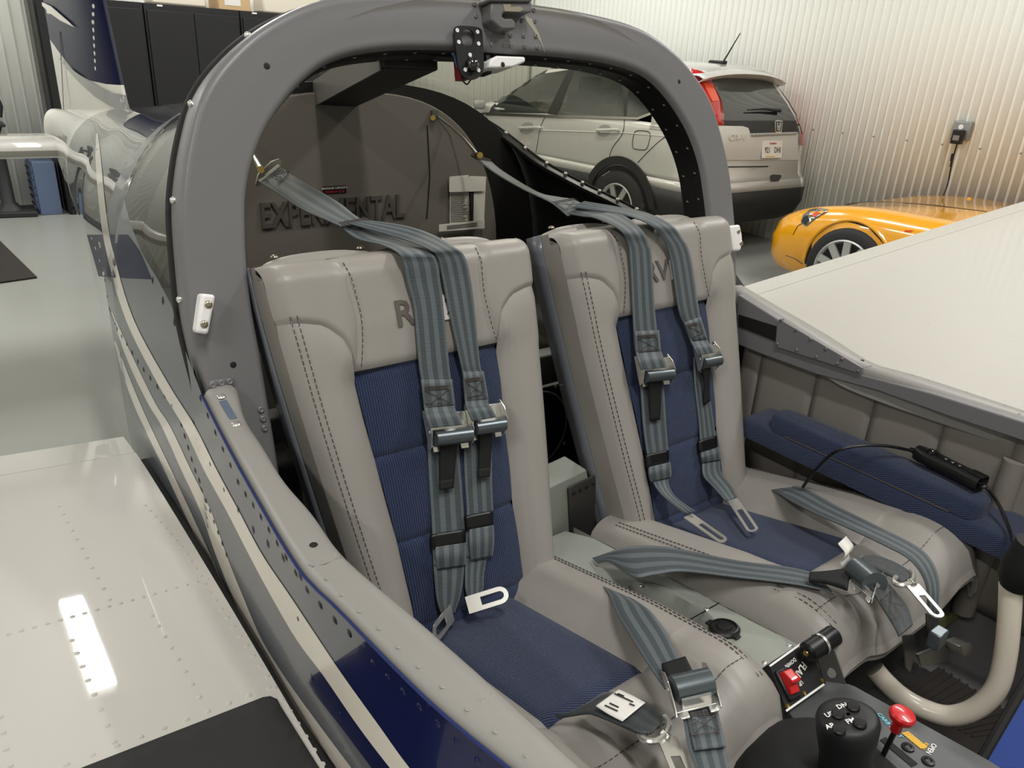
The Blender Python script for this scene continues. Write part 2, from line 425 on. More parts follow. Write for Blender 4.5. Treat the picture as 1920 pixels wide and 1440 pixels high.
# ------------------------------------------------------------------ black steel cabinets
x0 = RY((269, 12), CYF).x; x1 = RY((450, 16), CYF).x; cw = x1-x0; ctop = RY((360, 12), CYF).z
names = ['black two-door steel cabinet half hidden behind the fin', 'black two-door steel cabinet just right of the fin', 'black two-door steel cabinet behind the roll bar corner', 'black two-door steel cabinet seen above the roll bar']
cab = None
for k in range(-1, 3):
    xa = x0+k*cw+.006; xb = xa+cw-.012
    t = thing('steel_cabinet', (x0+(k+.5)*cw, CYF, FLOOR), names[k+1], 'cabinet', 'black cabinets along the back wall')
    B().box((xa, CYF+.022, FLOOR), (xb, CYF+.48, ctop)).done('body', 'cabinet', t, bevel=.004)
    B().box((xa+.02, CYF+.004, FLOOR), (xb-.02, CYF+.024, FLOOR+.06)).done('plinth', 'cabinet', t)
    mid = (xa+xb)/2
    for s, (da, db) in ((-1, (xa+.02, mid-.004)), (1, (mid+.004, xb-.02))):
        d = B().box((da, CYF, FLOOR+.07), (db, CYF+.02, ctop-.06)).done('door', 'cabinet', t, bevel=.003)
        hx = mid+s*.05
        B().box((hx-.012, CYF-.025, FLOOR+.95), (hx+.012, CYF, FLOOR+1.07)).done('handle', 'castiron', d, bevel=.004)
    B().box((xa+.12, CYF+.019, ctop-.022), (xa+.17, CYF+.0225, ctop-.008)).done('tag', 'nylon', t)
c0 = RY((432, 0), CYF+.2)
t = thing('cardboard_box', (c0.x, CYF+.24, ctop), 'open cardboard box lying on top of the black cabinets', 'box')
B().box((c0.x-.16, CYF+.08, ctop), (c0.x+.16, CYF+.4, ctop+.22)).done('carton', 'cardboard', t, bevel=.003)
B().box((c0.x-.1, CYF+.078, ctop+.04), (c0.x+.06, CYF+.08, ctop+.12)).done('label_sheet', 'paper', t)
B().box((x0+.1, CYF+.1, ctop), (x0+.62, CYF+.38, ctop+.2)).done('storage_bin', mat('pale_bin', (214, 206, 188), .6), label='pale storage bin on top of the cabinet beside the fin', cat='bin', bevel=.02)
B().box((c0.x+.3, CYF+.1, ctop), (c0.x+1.1, CYF+.4, ctop+.24)).done('storage_bin', bpy.data.materials['pale_bin'], label='long pale storage bin on the cabinets right of the cardboard box', cat='bin', bevel=.02)
# ------------------------------------------------------------------ small blue drawer cabinet
p = RZ((78, 404), FLOOR); q = RZ((119, 402), FLOOR); zt = RY((97, 303), p.y).z
t = thing('drawer_cabinet', (p.x, p.y, FLOOR), 'small blue steel drawer cabinet on the floor under the tailplane', 'cabinet')
B().box((p.x, p.y, FLOOR), (q.x, p.y+.5, zt)).done('body', 'bluecab', t, bevel=.006)
for k in range(6):
    z = FLOOR+.05+k*(zt-FLOOR-.08)/6; h = (zt-FLOOR-.08)/6-.012
    d = B().box((p.x-.012, p.y+.03, z), (p.x, p.y+.47, z+h)).done('drawer', 'bluecab', t, bevel=.003)
    B().box((p.x-.03, p.y+.17, z+h*.4), (p.x-.012, p.y+.33, z+h*.6)).done('pull', 'castiron', d)
# ------------------------------------------------------------------ pedestal machine at the left edge
p = RZ((16, 396), FLOOR); p.y = min(p.y, 7.7)
t = thing('pedestal_vise', (p.x, p.y, FLOOR), 'black cast-iron pedestal vise stand at the left edge by the ribbed wall', 'vise')
B().poly3([(p.x-.3, p.y-.12, FLOOR), (p.x+.2, p.y-.2, FLOOR), (p.x+.22, p.y+.2, FLOOR), (p.x-.3, p.y+.2, FLOOR)], (0, 0, 1), .05).done('base', 'castiron', t, bevel=.01)
zt = RY((10, 236), p.y).z
B().tube([(p.x, p.y, FLOOR+.05), (p.x, p.y, FLOOR+.12), (p.x-.005, p.y, zt-.06), (p.x-.005, p.y, zt)], [.12, .06, .055, .08], 14).done('column', 'castiron', t)
B().box((p.x-.2, p.y-.13, zt), (p.x+.09, p.y+.13, zt+.03)).done('tray', 'castiron', t, bevel=.006)
b = B().box((p.x-.2, p.y-.06, zt+.03), (p.x-.01, p.y+.06, zt+.16)); b.cyl((p.x-.12, p.y, zt+.03), (p.x-.12, p.y, zt+.26), .05)
b.done('jaw_body', 'castiron', t, bevel=.01)
sc = B().cyl((p.x-.1, p.y, zt+.17), (p.x+.1, p.y, zt+.17), .022).done('screw', 'castiron', t)
b = B().tube([(p.x+.06, p.y-.01, zt+.08), (p.x+.075, p.y-.02, zt+.17), (p.x+.06, p.y-.01, zt+.28)], [.03, .035, .03], 10)
b.done('crank_handle', 'castiron', sc)
# ------------------------------------------------------------------ floor mat
c0 = RZ((70, 522), FLOOR); p1 = RZ((0, 453), FLOOR); p2 = RZ((0, 532), FLOOR)
e1 = (p1-c0).normalized()*1.6; e2 = (p2-c0).normalized()*1.1
B().poly3([c0, c0+e1, c0+e1+e2, c0+e2], (0, 0, 1), .014).done('floor_mat', 'mat', label='dark brown rubber-backed mat on the grey floor at far left', cat='mat', bevel=.004)
# ------------------------------------------------------------------ wall outlet, charger, cable
o1 = RX((1805, 245), WX-.02)
t = thing('wall_outlet', (WX-.012, o1.y, o1.z), 'grey galvanised outlet box on the ribbed wall above the yellow car', 'outlet')
B().box((WX-.062, o1.y-.075, o1.z-.075), (WX-.011, o1.y+.07, o1.z+.075)).done('box', 'galv', t, bevel=.006)
B().box((WX-.068, o1.y-.07, o1.z-.07), (WX-.062, o1.y+.065, o1.z+.07)).done('cover_plate', 'galv', t, bevel=.004)
B().cyl((WX-.072, o1.y, o1.z+.03), (WX-.067, o1.y, o1.z+.03), .02).done('receptacle', 'nylon', t)
q = RX((1796, 256), WX-.1)
t = thing('plug_charger', (WX-.1, q.y, q.z-.06), 'black plug-in battery charger hanging from the wall outlet with thin cable', 'charger')
B().box((WX-.13, q.y-.042, q.z-.06), (WX-.07, q.y+.042, q.z+.055)).done('case', 'black', t, bevel=.008)
B().box((WX-.1315, q.y-.025, q.z-.03), (WX-.13, q.y+.025, q.z+.01)).done('rating_label', 'paperd', t)
qs = [RX(p_, WX-.13) for p_ in ((1795, 268), (1790, 285), (1787, 297), (1782, 320), (1777, 345))]
B().tube(catmull(qs+[RX((1769, 366), WX-.35)], 6), .006, 6).done('cable', 'black', t)
B().tube([RX((1787, 288), WX-.13), RX((1784, 302), WX-.13)], .013, 8).done('ferrite', 'black', t)
B().tube(catmull([RX((1787, 292), WX-.14), RX((1784, 305), WX-.14), RX((1782, 313), WX-.14)], 4), .008, 6).done('cable_tail', 'black', t)
# ================================================================== SILVER SUV (behind the roll bar)
CX, CYR = 5.42, 3.3
def slice_loop(z, yr, yf, w, rr, rf, n=10):
    """plan outline (local): rear at yr, front at yf, corner radii rr/rf, slightly bowed ends"""
    pts = []
    def arc(cx, cy, r, a0, a1):
        for i in range(n+1):
            a = a0+(a1-a0)*i/n; pts.append((cx+r*math.cos(a), cy+r*math.sin(a)))
    bow = .07
    arc(w-rr, yr+rr, rr, -math.pi/2, 0)
    for i in range(1, 12): pts.append((w+.012*math.sin(math.pi*i/12), yr+rr+(yf-rf-yr-rr)*i/12))
    arc(w-rf, yf-rf, rf, 0, math.pi/2)
    arc(-(w-rf), yf-rf, rf, math.pi/2, math.pi)
    for i in range(1, 12): pts.append((-w-.012*math.sin(math.pi*i/12), yf-rf-(yf-rf-yr-rr)*i/12))
    arc(-(w-rr), yr+rr, rr, math.pi, 1.5*math.pi)
    return [(x, y+bow*(x/w)**2*(1 if y < 1.5 else -1.5)) for x, y in pts]
SL = [(.30, .14, 4.3, .76, .2, .3), (.36, .05, 4.4, .84, .22, .4), (.48, .0, 4.5, .885, .24, .5), (.62, .0, 4.5, .9, .26, .5), (.70, .03, 4.5, .9, .26, .5),
      (.74, .07, 4.48, .903, .26, .5), (.88, .1, 4.42, .905, .26, .5), (1.0, .1, 4.3, .9, .26, .5), (1.10, .12, 3.75, .885, .26, .4), (1.16, .14, 3.45, .868, .26, .3),
      (1.25, .2, 3.22, .835, .25, .3), (1.34, .28, 3.02, .795, .24, .3), (1.42, .36, 2.85, .755, .24, .3), (1.49, .42, 2.68, .715, .24, .3), (1.545, .42, 2.5, .67, .24, .3), (1.585, .45, 2.32, .6, .25, .3), (1.615, .6, 2.1, .5, .25, .3), (1.63, .9, 1.95, .3, .2, .2)]
SL = [(z_ if z_ <= 1.16 else 1.16+(z_-1.16)*1.13,)+tuple(r_) for z_, *r_ in SL]
loops = [[Vector((CX+x, CYR+y, FLOOR+s[0])) for x, y in slice_loop(*s)] for s in SL]
hull = B(); nL = len(loops[0])
hull.grid([[lp[j % nL] for lp in loops] for j in range(nL+1)])
hull_bvh = bvh_of(hull)
suv = thing('suv', (CX, CYR+2.2, FLOOR), 'silver SUV parked along the ribbed wall behind the airplane', 'car')
shell = B(); roof = B(); bump = B(); inner = B()
def keep(bb, src, cond):
    mp = {}
    for f in src.f:
        c = sum((src.v[i] for i in f), Vector())/len(f)
        if cond(c.x-CX, c.y-CYR, c.z-FLOOR):
            idx = []
            for i in f:
                if i not in mp: mp[i] = len(bb.v); bb.v.append(src.v[i])
                idx.append(mp[i])
            bb.f.append(tuple(idx))
    return bb
keep(shell, hull, lambda x, y, z: .70 < z < 1.13 or (1.13 <= z < 1.21 and y < 1.35 and x < -.5) or (z >= 1.13 and z < 1.5 and ((y < 1.25 and y > .62 and abs(x) > .5 and False))))
keep(bump, hull, lambda x, y, z:   .63 < z <= .70)
low = keep(B(), hull, lambda x, y, z: z <= .63)
keep(roof, hull, lambda x, y, z: z >= 1.58)
cap = [Vector((CX+x, CYR+y, FLOOR+SL[-1][0])) for x, y in slice_loop(*SL[-1])]
roof.add(cap, [tuple(range(len(cap)))])
shell.done('body_panels', 'carsilver', suv, angle=50, solid=.01, recalc=True)
bump.done('bumper', 'carsilver', suv, angle=50, solid=.01, recalc=True)
low.done('lower_cladding', 'carblack', suv, angle=50, solid=.01, recalc=True)
rf = roof.done('roof', 'carsilver', suv, angle=50, solid=.01, recalc=True)
def carpatch(poly, m, name, parent=suv, off=.004, step=9, smooth=0, solid=0, **k):
    b = patch(hull_bvh, poly, off, step, smooth)
    return b.done(name, m, parent, angle=60, solid=solid, **k)
# windows and pillars on the side that faces the airplane
FRW = [(917, 211), (921, 201), (949, 173), (990, 148), (1022, 138), (1050, 132), (1066, 131), (1026, 213)]
RRW = [(1077, 133), (1110, 132), (1145, 134), (1165, 138), (1169, 150), (1171, 218), (1045, 216)]
QTW = [(1179, 143), (1200, 152), (1225, 175), (1242, 200), (1196, 219), (1175, 218)]
side_band = keep(B(), hull, lambda x, y, z: 1.12 <= z <= 1.59 and x < -.3 and y > .5)
carpatch([(1066, 131), (1077, 133), (1045, 216), (1026, 213)], 'carblack', 'door_pillar')
carpatch([(1165, 138), (1181, 143), (1175, 219), (1171, 219)], 'carblack', 'door_pillar')
carpatch([(898, 214), (917, 211), (921, 201), (949, 173), (990, 148), (1022, 138), (1066, 131), (1110, 132), (1145, 134), (1165, 138), (1181, 143), (1200, 150), (1230, 170), (1230, 150), (1160, 122), (1110, 116), (1050, 117), (990, 132), (940, 165)], 'carsilver', 'window_frame', off=.002)
carpatch([(1196, 219), (1239, 203), (1300, 190), (1330, 140), (1240, 140), (1225, 165), (1242, 202)], 'carsilver', 'rear_pillar', off=.002)
for poly, nm in ((FRW, 'front_door_window'), (RRW, 'rear_door_window')): carpatch(poly, 'glassd', nm, off=.001)
carpatch(QTW, 'glassr', 'quarter_window', off=.003)
carpatch([(900, 212), (917, 211), (1045, 216), (1171, 219), (1196, 220), (1244, 202), (1246, 206), (1197, 225), (1170, 224), (1045, 221), (905, 216)], 'steel', 'belt_moulding', off=.008, step=6)
# mirrored glazing and pillar of the hidden side, windscreen
mg = keep(B(), hull, lambda x, y, z: 1.12 <= z <= 1.59 and x > .5 and 1.0 < y < 2.9)
mg.done('window_glass', 'glassd', suv, recalc=True)
ws = keep(B(), hull, lambda x, y, z: 1.09 <= z <= 1.59 and y > 2.4 and abs(x) < .62); ws.done('windscreen', 'glassd', suv, recalc=True)
rp = keep(B(), hull, lambda x, y, z: 1.12 <= z <= 1.59 and x > .4 and y <= 1.0)
rp2 = keep(B(), hull, lambda x, y, z: 1.12 <= z <= 1.59 and x < -.4 and y <= .8); rp2.done('rear_pillar', 'carsilver', suv, recalc=True, solid=.01)
rp3 = keep(B(), hull, lambda x, y, z: 1.12 <= z <= 1.59 and x > .45 and y >= 2.9); rp3.done('front_pillar', 'carsilver', suv, recalc=True)
rp.done('rear_pillar', 'carsilver', suv, recalc=True)
# cabin
B().box((CX-.78, CYR+.5, FLOOR+.75), (CX+.78, CYR+3.4, FLOOR+.98)).done('cabin_floor', 'blackm', suv)
for sx in (-.38, .38):
    for yy in (1.25, 2.15):
        b = B().obox((CX+sx, CYR+yy, FLOOR+1.1), (.24, 0, 0), (0, .06, .02), (0, -.05, .22)); so = b.done('car_seat', 'carblack', suv, bevel=.04)
        B().obox((CX+sx, CYR+yy-.07, FLOOR+1.4), (.13, 0, 0), (0, .045, .01), (0, -.015, .085)).done('headrest', 'carblack', so, bevel=.03)
ring = [Vector((CX-.38+.18*math.cos(a), CYR+2.75+.06*math.sin(a), FLOOR+1.13+.17*math.sin(a))) for a in [2*math.pi*i/24 for i in range(24)]]
B().tube(ring, .017, 8, closed=True).done('steering_wheel', 'carblack', suv)
B().box((CX-.7, CYR+2.85, FLOOR+.95), (CX+.7, CYR+3.35, FLOOR+1.12)).done('dashboard', 'carblack', suv, bevel=.05)
# door seams, handles, fuel flap, crease
def carline(pts, r=.004, m='carblack', name='panel_gap', off=.001, parent=suv):
    P = [cast(hull_bvh, q, off) for q in pts]; P = [q for q in P if q is not None]
    return B().tube(catmull(P, 5), r, 5).done(name, m, parent) if len(P) > 1 else None
carline([(1024, 216), (1016, 232), (1012, 245), (1008, 270), (1005, 285)])
carline([(1171, 222), (1170, 240), (1165, 255), (1150, 275), (1143, 293)])
carline([(1196, 305), (1215, 285), (1240, 262), (1262, 250)])
for (hx, hy) in ((992, 239), (1137, 244)):
    hb = carpatch([(hx-18, hy+1), (hx-8, hy-9), (hx+6, hy-8), (hx+8, hy+4), (hx-4, hy+12), (hx-15, hy+9)], 'silver', 'handle_recess', off=.003, smooth=3)
    a = cast(hull_bvh, (hx-13, hy+1), .035); c_ = cast(hull_bvh, (hx+22, hy), .035)
    B().tube(catmull([cast(hull_bvh, (hx-13, hy+2), .005), a, a.lerp(c_, .5), c_, cast(hull_bvh, (hx+23, hy+1), .005)], 5), .014, 8).done('door_handle', 'carsilver', suv)
fl = [(1190, 248), (1196, 245), (1213, 246), (1219, 251), (1218, 262), (1214, 276), (1208, 281), (1190, 279), (1186, 273), (1187, 260)]
carline(fl+[fl[0]], .004, name='fuel_flap_gap')
carline([(1010, 244), (1100, 247), (1180, 250), (1260, 257)], .006, 'carsilver', 'body_crease', .0)
# wheel arch and wheel (rear, facing the airplane)
hub = Vector((CX-.9, CYR+.98, FLOOR+.36))
def wheel(par, hub, r, rim, wdt, side, nspoke, name='wheel'):
    wt = B().lathe([(rim, -.0), (r-.03, 0), (r, -.03), (r, -wdt+.03), (r-.03, -wdt), (rim, -wdt)], hub, (side, 0, 0), 40).done('tyre', 'tyre', par, angle=50)
    b = B().lathe([(rim*1.02, .002), (rim*.97, .006), (rim*.93, -.006), (rim*.9, -.02)], hub, (side, 0, 0), 40)
    for k in range(nspoke):
        a = 2*math.pi*k/nspoke+.3; d = Vector((0, math.cos(a), math.sin(a))); e = Vector((0, -math.sin(a), math.cos(a)))
        b.obox(hub+d*(rim*.5)+Vector((-side*.008, 0, 0)), d*(rim*.47), e*(.028), Vector((side*.009, 0, 0)))
    b.cyl(hub+Vector((-side*.06, 0, 0)), hub+Vector((side*.0, 0, 0)), .06)
    b.done('rim', 'alloy', par, angle=40); B().lathe([(rim*.96, -.02), (0, -.02)], hub, (side, 0, 0), 40).done('spoke_gap_shade', 'blackm', par); return wt  # black disc painted in as the shade between the spokes
def hp(y, z, off=.012):
    """point on the near flank at local (y,z)"""
    h = hull_bvh.ray_cast(Vector((CX-3, CYR+y, FLOOR+z)), Vector((1, 0, 0)))
    return (h[0] if h[0] is not None else Vector((CX-.88, CYR+y, FLOOR+z)))+Vector((-off, 0, 0))
b = B(); P = []
for i in range(25):
    a = math.pi*i/24-.12+.24*i/24*0
    P.append([hp(.98+rr*math.cos(a), .36+rr*math.sin(a), o_) for rr, o_ in ((.475, .002), (.475, .022), (.40, .022), (.385, -.06))])
b.grid(P); b.done('arch_cladding', 'carblack', suv, recalc=True)
b = B(); fan = [hp(.98+.39*math.cos(math.pi*i/20-.1), .36+.39*math.sin(math.pi*i/20-.1), .006) for i in range(21)]
b.add(fan, [tuple(range(21))]); b.done('arch_liner', 'blackm', suv)
wheel(suv, hub+Vector((-.03, 0, 0)), .355, .225, .2, -1, 7)
# rear: lights, glass, plate, emblem
RW = [(1334, 152), (1365, 151), (1402, 151), (1440, 152), (1461, 154), (1480, 170), (1496, 187), (1508, 207), (1513, 226), (1501, 235), (1495, 249), (1406, 251), (1402, 240), (1392, 237), (1357, 235), (1356, 215), (1350, 187)]
tg = carpatch([(1320, 236), (1392, 237), (1402, 240), (1406, 251), (1495, 249), (1501, 235), (1512, 233), (1512, 300), (1320, 300)], 'carsilver', 'tailgate', off=.007, step=14)
rwg = keep(B(), hull, lambda x, y, z: z > 1.11 and z < 1.6 and y < .62 and -.74 < x < .67); rwg.f = largest(rwg.f); rwg.v = [p+Vector((0, -.003, .001)) for p in rwg.v]; rwg.done('rear_window', 'glassr', suv, recalc=True)
carpatch([(1357, 227), (1513, 227), (1501, 235), (1495, 249), (1406, 251), (1402, 240), (1392, 237), (1357, 235)], 'carblack', 'window_garnish', off=.009, step=10)
tl = carpatch([(1296, 130), (1326, 139), (1332, 145), (1332, 152), (1350, 187), (1356, 215), (1356, 236), (1346, 236), (1330, 214), (1310, 180), (1296, 150)], 'lens_red', 'tail_lamp', off=.012, solid=.02)
carpatch([(1318, 158), (1334, 158), (1347, 190), (1334, 192), (1326, 176)], 'lens_or', 'lamp_insert', tl, off=.0145)
rl = keep(B(), hull, lambda x, y, z: x > .645 and y < .6 and 1.02 < z < 1.6)
ctr0 = Vector((CX, CYR+1.2, 0)); rl.v = [p+Vector((p.x-ctr0.x, p.y-ctr0.y, 0)).normalized()*.008 for p in rl.v]
rl.f = largest(rl.f); rl.done('tail_lamp', 'lens_red', suv, recalc=True)
carpatch([(1405, 251), (1495, 248), (1490, 252), (1407, 256)], 'silver', 'tailgate_trim', off=.02, step=6, solid=.02)
def P3(q, off=.012): return cast(hull_bvh, q, off)
pc = P3((1446, 280), .01); U = (P3((1462, 280), .01)-P3((1430, 280), .01)).normalized(); V = Vector((0, .18, .98)); V = (V-U*V.dot(U)).normalized(); N_ = U.cross(V)
pl = B().obox(pc, U*.1525, V*.077, N_*.004).done('number_plate', 'paper', suv, bevel=.002)
text_mesh('921', pc+N_*.0045-U*.077-V*.008, U, V, .074, .002, sx=.78).done('plate_digits', 'ink', pl)
text_mesh('DHI', pc+N_*.0045+U*.077-V*.008, U, V, .074, .002, sx=.78).done('plate_letters', 'ink', pl)
text_mesh('Louisiana', pc+N_*.0045+V*.055, U, V, .03, .002, shear=.3).done('plate_script', 'inkr', pl)
B().obox(pc+N_*.0045-V*.062-U*.03, U*.07, V*.004, N_*.0008).done('plate_tab', 'inky', pl)
ec = P3((1457, 239), .016)
b = B(); fr = [ec+U*(x*.055)+V*(y*.05) for x, y in [(-.8, 1), (.8, 1), (1, .8), (.8, -.85), (.6, -1), (-.6, -1), (-.8, -.85), (-1, .8)]]
b.tube(fr, .006, 6, closed=True); b.obox(ec-U*.017, U*.006+V*0, V*.036-U*.006, N_*.005); b.obox(ec+U*.017, U*.006, V*.036+U*.006, N_*.005); b.obox(ec, U*.016, V*.005, N_*.005)
b.done('emblem', 'chrome', suv, label='chrome letter H emblem')
bc = P3((1381, 259), .008); text_mesh('CR-V', bc, U, V, .075, .006, sx=1.5, bold=True).done('badge_lettering', 'chrome', suv)
w0 = P3((1397, 210), .03); w1 = P3((1458, 211), .03); b = B().tube([w0, w0.lerp(w1, .5)+V*.012, w1], [.006, .012, .02], 6); b.done('rear_wiper', 'black', suv)
carline([(1362, 313), (1440, 312), (1512, 303)], .006, 'carblack', 'tailgate_gap')
carpatch([(1443, 330), (1449, 327), (1464, 329), (1464, 333), (1459, 340), (1444, 340)], 'carblack', 'tow_cover', off=.006, step=5)
# roof spoiler and antenna
sp = B(); top = [(x, .37+.06*(x/.66)**2) for x in [-.61+1.22*i/14 for i in range(15)]]
sp.grid([[Vector((CX+x, CYR+y+.32, FLOOR+1.66-.07*(abs(x)/.66)**2.4)), Vector((CX+x, CYR+y+.02, FLOOR+1.633-.075*(abs(x)/.66)**2.4)), Vector((CX+x, CYR+y-.03, FLOOR+1.605-.075*(abs(x)/.66)**2.4)), Vector((CX+x, CYR+y+.0, FLOOR+1.58-.075*(abs(x)/.66)**2.4)), Vector((CX+x*.97, CYR+y+.12, FLOOR+1.555-.075*(abs(x)/.66)**2.4))] for x, y in top])
sp.done('roof_spoiler', 'carsilver', suv, angle=50, solid=.01, recalc=True)
ab = RX((1349, 120), CX+.0); ab = Vector((CX, CYR+.72, FLOOR+1.672))
an = B().poly3([ab+Vector((-.03, -.05, 0)), ab+Vector((.03, -.05, 0)), ab+Vector((.02, .14, 0)), ab+Vector((-.02, .14, 0))], (0, -.2, 1), .035).done('antenna_base', 'black', suv, bevel=.01)
B().tube([ab+Vector((0, -.03, .03)), ab+Vector((0, -.17, .27))], [.008, .004], 6).done('antenna_mast', 'black', an)
# door mirror
mm = cast(hull_bvh, (915, 203), .02) or Vector((CX-.86, CYR+3.0, FLOOR+1.1))
b = B().obox(mm+Vector((-.08, .03, .03)), (.07, -.02, 0), (.02, .04, 0), (0, 0, .05)); b.done('door_mirror', 'silver', suv, bevel=.035, bseg=3)

# ================================================================== YELLOW ROADSTER
SX, SYN = 5.4, 2.72
rd = thing('roadster', (SX, SYN-2, FLOOR), 'yellow low convertible with its nose behind the silver car', 'car')
ST = [(0, .55, .22, .40, .50, .49), (.05, .68, .2, .42, .55, .54), (.16, .775, .18, .44, .615, .60), (.32, .825, .17, .46, .665, .665), (.5, .835, .17, .48, .70, .715), (.72, .86, .18, .5, .735, .75), (.95, .872, .18, .52, .77, .765), (1.25, .87, .18, .54, .80, .765), (1.55, .86, .18, .56, .825, .77), (1.75, .86, .18, .56, .84, .78), (1.95, .86, .18, .56, .845, .80), (2.6, .86, .18, .56, .845, .82), (3.6, .86, .2, .56, .845, .84), (4.0, .8, .25, .56, .8, .8), (4.1, .7, .3, .5, .7, .7)]
def sect(w_, zb, zm, zc, zf):
    return [(-w_*.9, zb), (-w_*.985, zb+.08), (-w_, zm), (-w_*.985, zf-.12), (-w_*.93, zf-.035), (-w_*.84, zf), (-w_*.72, zf-.004+(zc-zf)*.1), (-w_*.55, zf+(zc-zf)*.45), (-w_*.3, zc-.008), (0, zc)]
P = []
for (y, *r_) in ST:
    h = sect(*r_); full = h+[(-x, z) for x, z in h[-2::-1]]
    P.append([Vector((SX+x, SYN-y, FLOOR+z)) for x, z in full])
# smooth along the length
cols = list(zip(*P)); P2 = list(zip(*[catmull(c, 4) for c in cols])); rh = B().grid(P2)
rh.add([p for p in P2[0]], [tuple(range(len(P2[0])))])
rh_bvh = bvh_of(rh); rh.done('body', 'yellow', rd, angle=45, recalc=True)
def rpatch(poly, m, name, par=rd, off=.003, step=7, smooth=0, **k): return patch(rh_bvh, poly, off, step, smooth).done(name, m, par, angle=60, **k)
hl = rpatch([(1503, 413), (1507, 403), (1519, 394), (1535, 391), (1551, 393), (1552, 397), (1540, 404), (1524, 415), (1512, 424), (1503, 419)], 'lens_clear', 'headlamp', off=.006, solid=.004)
rpatch([(1504, 416), (1507, 408), (1514, 404), (1519, 412), (1512, 422)], 'blackm', 'lamp_bezel', hl, off=.008)
rpatch([(1521, 404), (1533, 398), (1540, 400), (1528, 408)], 'lens_or', 'turn_signal', hl, off=.009, step=4)
def rhp(y, z, off=.004):
    h = rh_bvh.ray_cast(Vector((SX-3, y, FLOOR+z)), Vector((1, 0, 0)))
    return (h[0] if h[0] is not None else Vector((SX-.86, y, FLOOR+z)))+Vector((-off, 0, 0))
RWY = RX((1590, 470), SX-.88).y
fan = [rhp(RWY+.36*math.cos(math.pi*i/20-.2+.4*i/20*.5), .31+.36*math.sin(math.pi*i/20-.1)) for i in range(21)]
B().add(fan, [tuple(range(21))]).done('arch_liner', 'blackm', rd)
b = B(); b.tube([rhp(RWY+.365*math.cos(math.pi*i/24), .31+.365*math.sin(math.pi*i/24), .004) for i in range(25)], .014, 8); b.done('arch_lip', 'yellow', rd)
wheel(rd, Vector((SX-.905, RWY, FLOOR+.31)), .31, .225, .2, -1, 10)
# bonnet shut line, bumper seam, side repeater, cowl, wiper, windscreen
def rline(pts, r=.003, m='carblack', name='panel_gap', off=.001):
    P = [cast(rh_bvh, q, off) for q in pts]; P = [q for q in P if q is not None]
    if len(P) > 1: B().tube(catmull(P, 4), r, 5).done(name, m, rd)
rline([(1552, 394), (1600, 381), (1660, 379), (1740, 384), (1800, 391), (1850, 397)], .0035)
rline([(1503, 420), (1496, 424), (1487, 440)], .003)
rline([(1474, 479), (1490, 485), (1505, 495)], .003)
rpatch([(1697, 432), (1714, 432), (1708, 435), (1696, 435)], 'lens_or', 'side_repeater', off=.006, step=4)
B().add([Vector((SX-.7, SYN-1.72, FLOOR+.80)), Vector((SX+.7, SYN-1.72, FLOOR+.80)), Vector((SX+.66, SYN-1.85, FLOOR+.875)), Vector((SX-.66, SYN-1.85, FLOOR+.875))], [(0, 1, 2, 3)]).done('cowl_panel', 'blackm', rd, solid=.02)
wsn = B(); wsn.grid([[Vector((SX-.68+1.36*i/10, SYN-1.84-.62*t-.16*(1-((i-5)/5)**2)*-1*.5, FLOOR+.85+.36*t)) for t in (0, .5, 1)] for i in range(11)])
wsn.done('windscreen', 'glassd', rd, solid=.006)
B().tube([(SX-.69, SYN-1.8, FLOOR+.84), (SX-.64, SYN-2.42, FLOOR+1.2), (SX+.64, SYN-2.42, FLOOR+1.2), (SX+.69, SYN-1.8, FLOOR+.84)], .028, 8).done('windscreen_frame', 'carblack', rd)
for k in range(2):
    a = Vector((SX-.5+k*.55, SYN-1.7, FLOOR+.86)); B().tube([a, a+Vector((.2, -.03, .03)), a+Vector((.5, -.12, .05))], [.016, .009, .005], 6).done('wiper', 'black', rd)
for q in ((1817, 373), (1873, 366)):
    h = cast(rh_bvh, q, .0)
    if h is not None: B().dome(h, (0, 0, 1), .018, .014).done('washer_jet', 'yellow', rd)
# ================================================================== AIRPLANE : shell
plane = thing('airplane', (0, .3, FLOOR), 'two-seat low-wing airplane with open grey cockpit, blue and white tail and cream wings', 'airplane')
def lerp_tab(tab, t):
    if t <= tab[0][0]: return tab[0][1]
    for (a, va), (b, vb) in zip(tab, tab[1:]):
        if t <= b: return va+(vb-va)*(t-a)/(b-a)
    return tab[-1][1]
def bar_y(z): return -.022+.25*(z-.333)
# ---- sills (cockpit rails)
def resample_y(P, ys):
    P = catmull(P, 8); P.sort(key=lambda p: -p.y); out = []
    for y in ys:
        for a, b in zip(P, P[1:]):
            if a.y >= y >= b.y: out.append(a.lerp(b, (a.y-y)/max(1e-9, a.y-b.y))); break
        else: out.append(P[0]+Vector((0, y-P[0].y, 0)) if y > P[0].y else P[-1]+(P[-1]-P[-4])*((y-P[-1].y)/(P[-1].y-P[-4].y)))
    return out
zs = lambda pts: [RZ(q, z) for q, z in pts]
NO = zs([((383, 737), .333), ((420, 810), .305), ((473, 907), .281), ((563, 1057), .266), ((637, 1133), .266), ((807, 1303), .266), ((973, 1440), .266)])
NI = zs([((447, 727), .335), ((460, 780), .309), ((493, 833), .293), ((533, 897), .28), ((587, 960), .271), ((647, 1040), .267), ((773, 1147), .267), ((940, 1293), .267), ((1100, 1440), .267)])
FO = zs([((1387, 530), .333), ((1467, 577), .305), ((1547, 623), .282), ((1640, 680), .266), ((1713, 700), .266), ((1813, 732), .266), ((1920, 768), .266)])
FI = zs([((1372, 540), .333), ((1463, 598), .303), ((1563, 662), .276), ((1620, 690), .267), ((1747, 733), .267), ((1920, 787), .267)])
YS = [-.024-.012*i for i in range(28)]+[-.36-.025*i for i in range(34)]
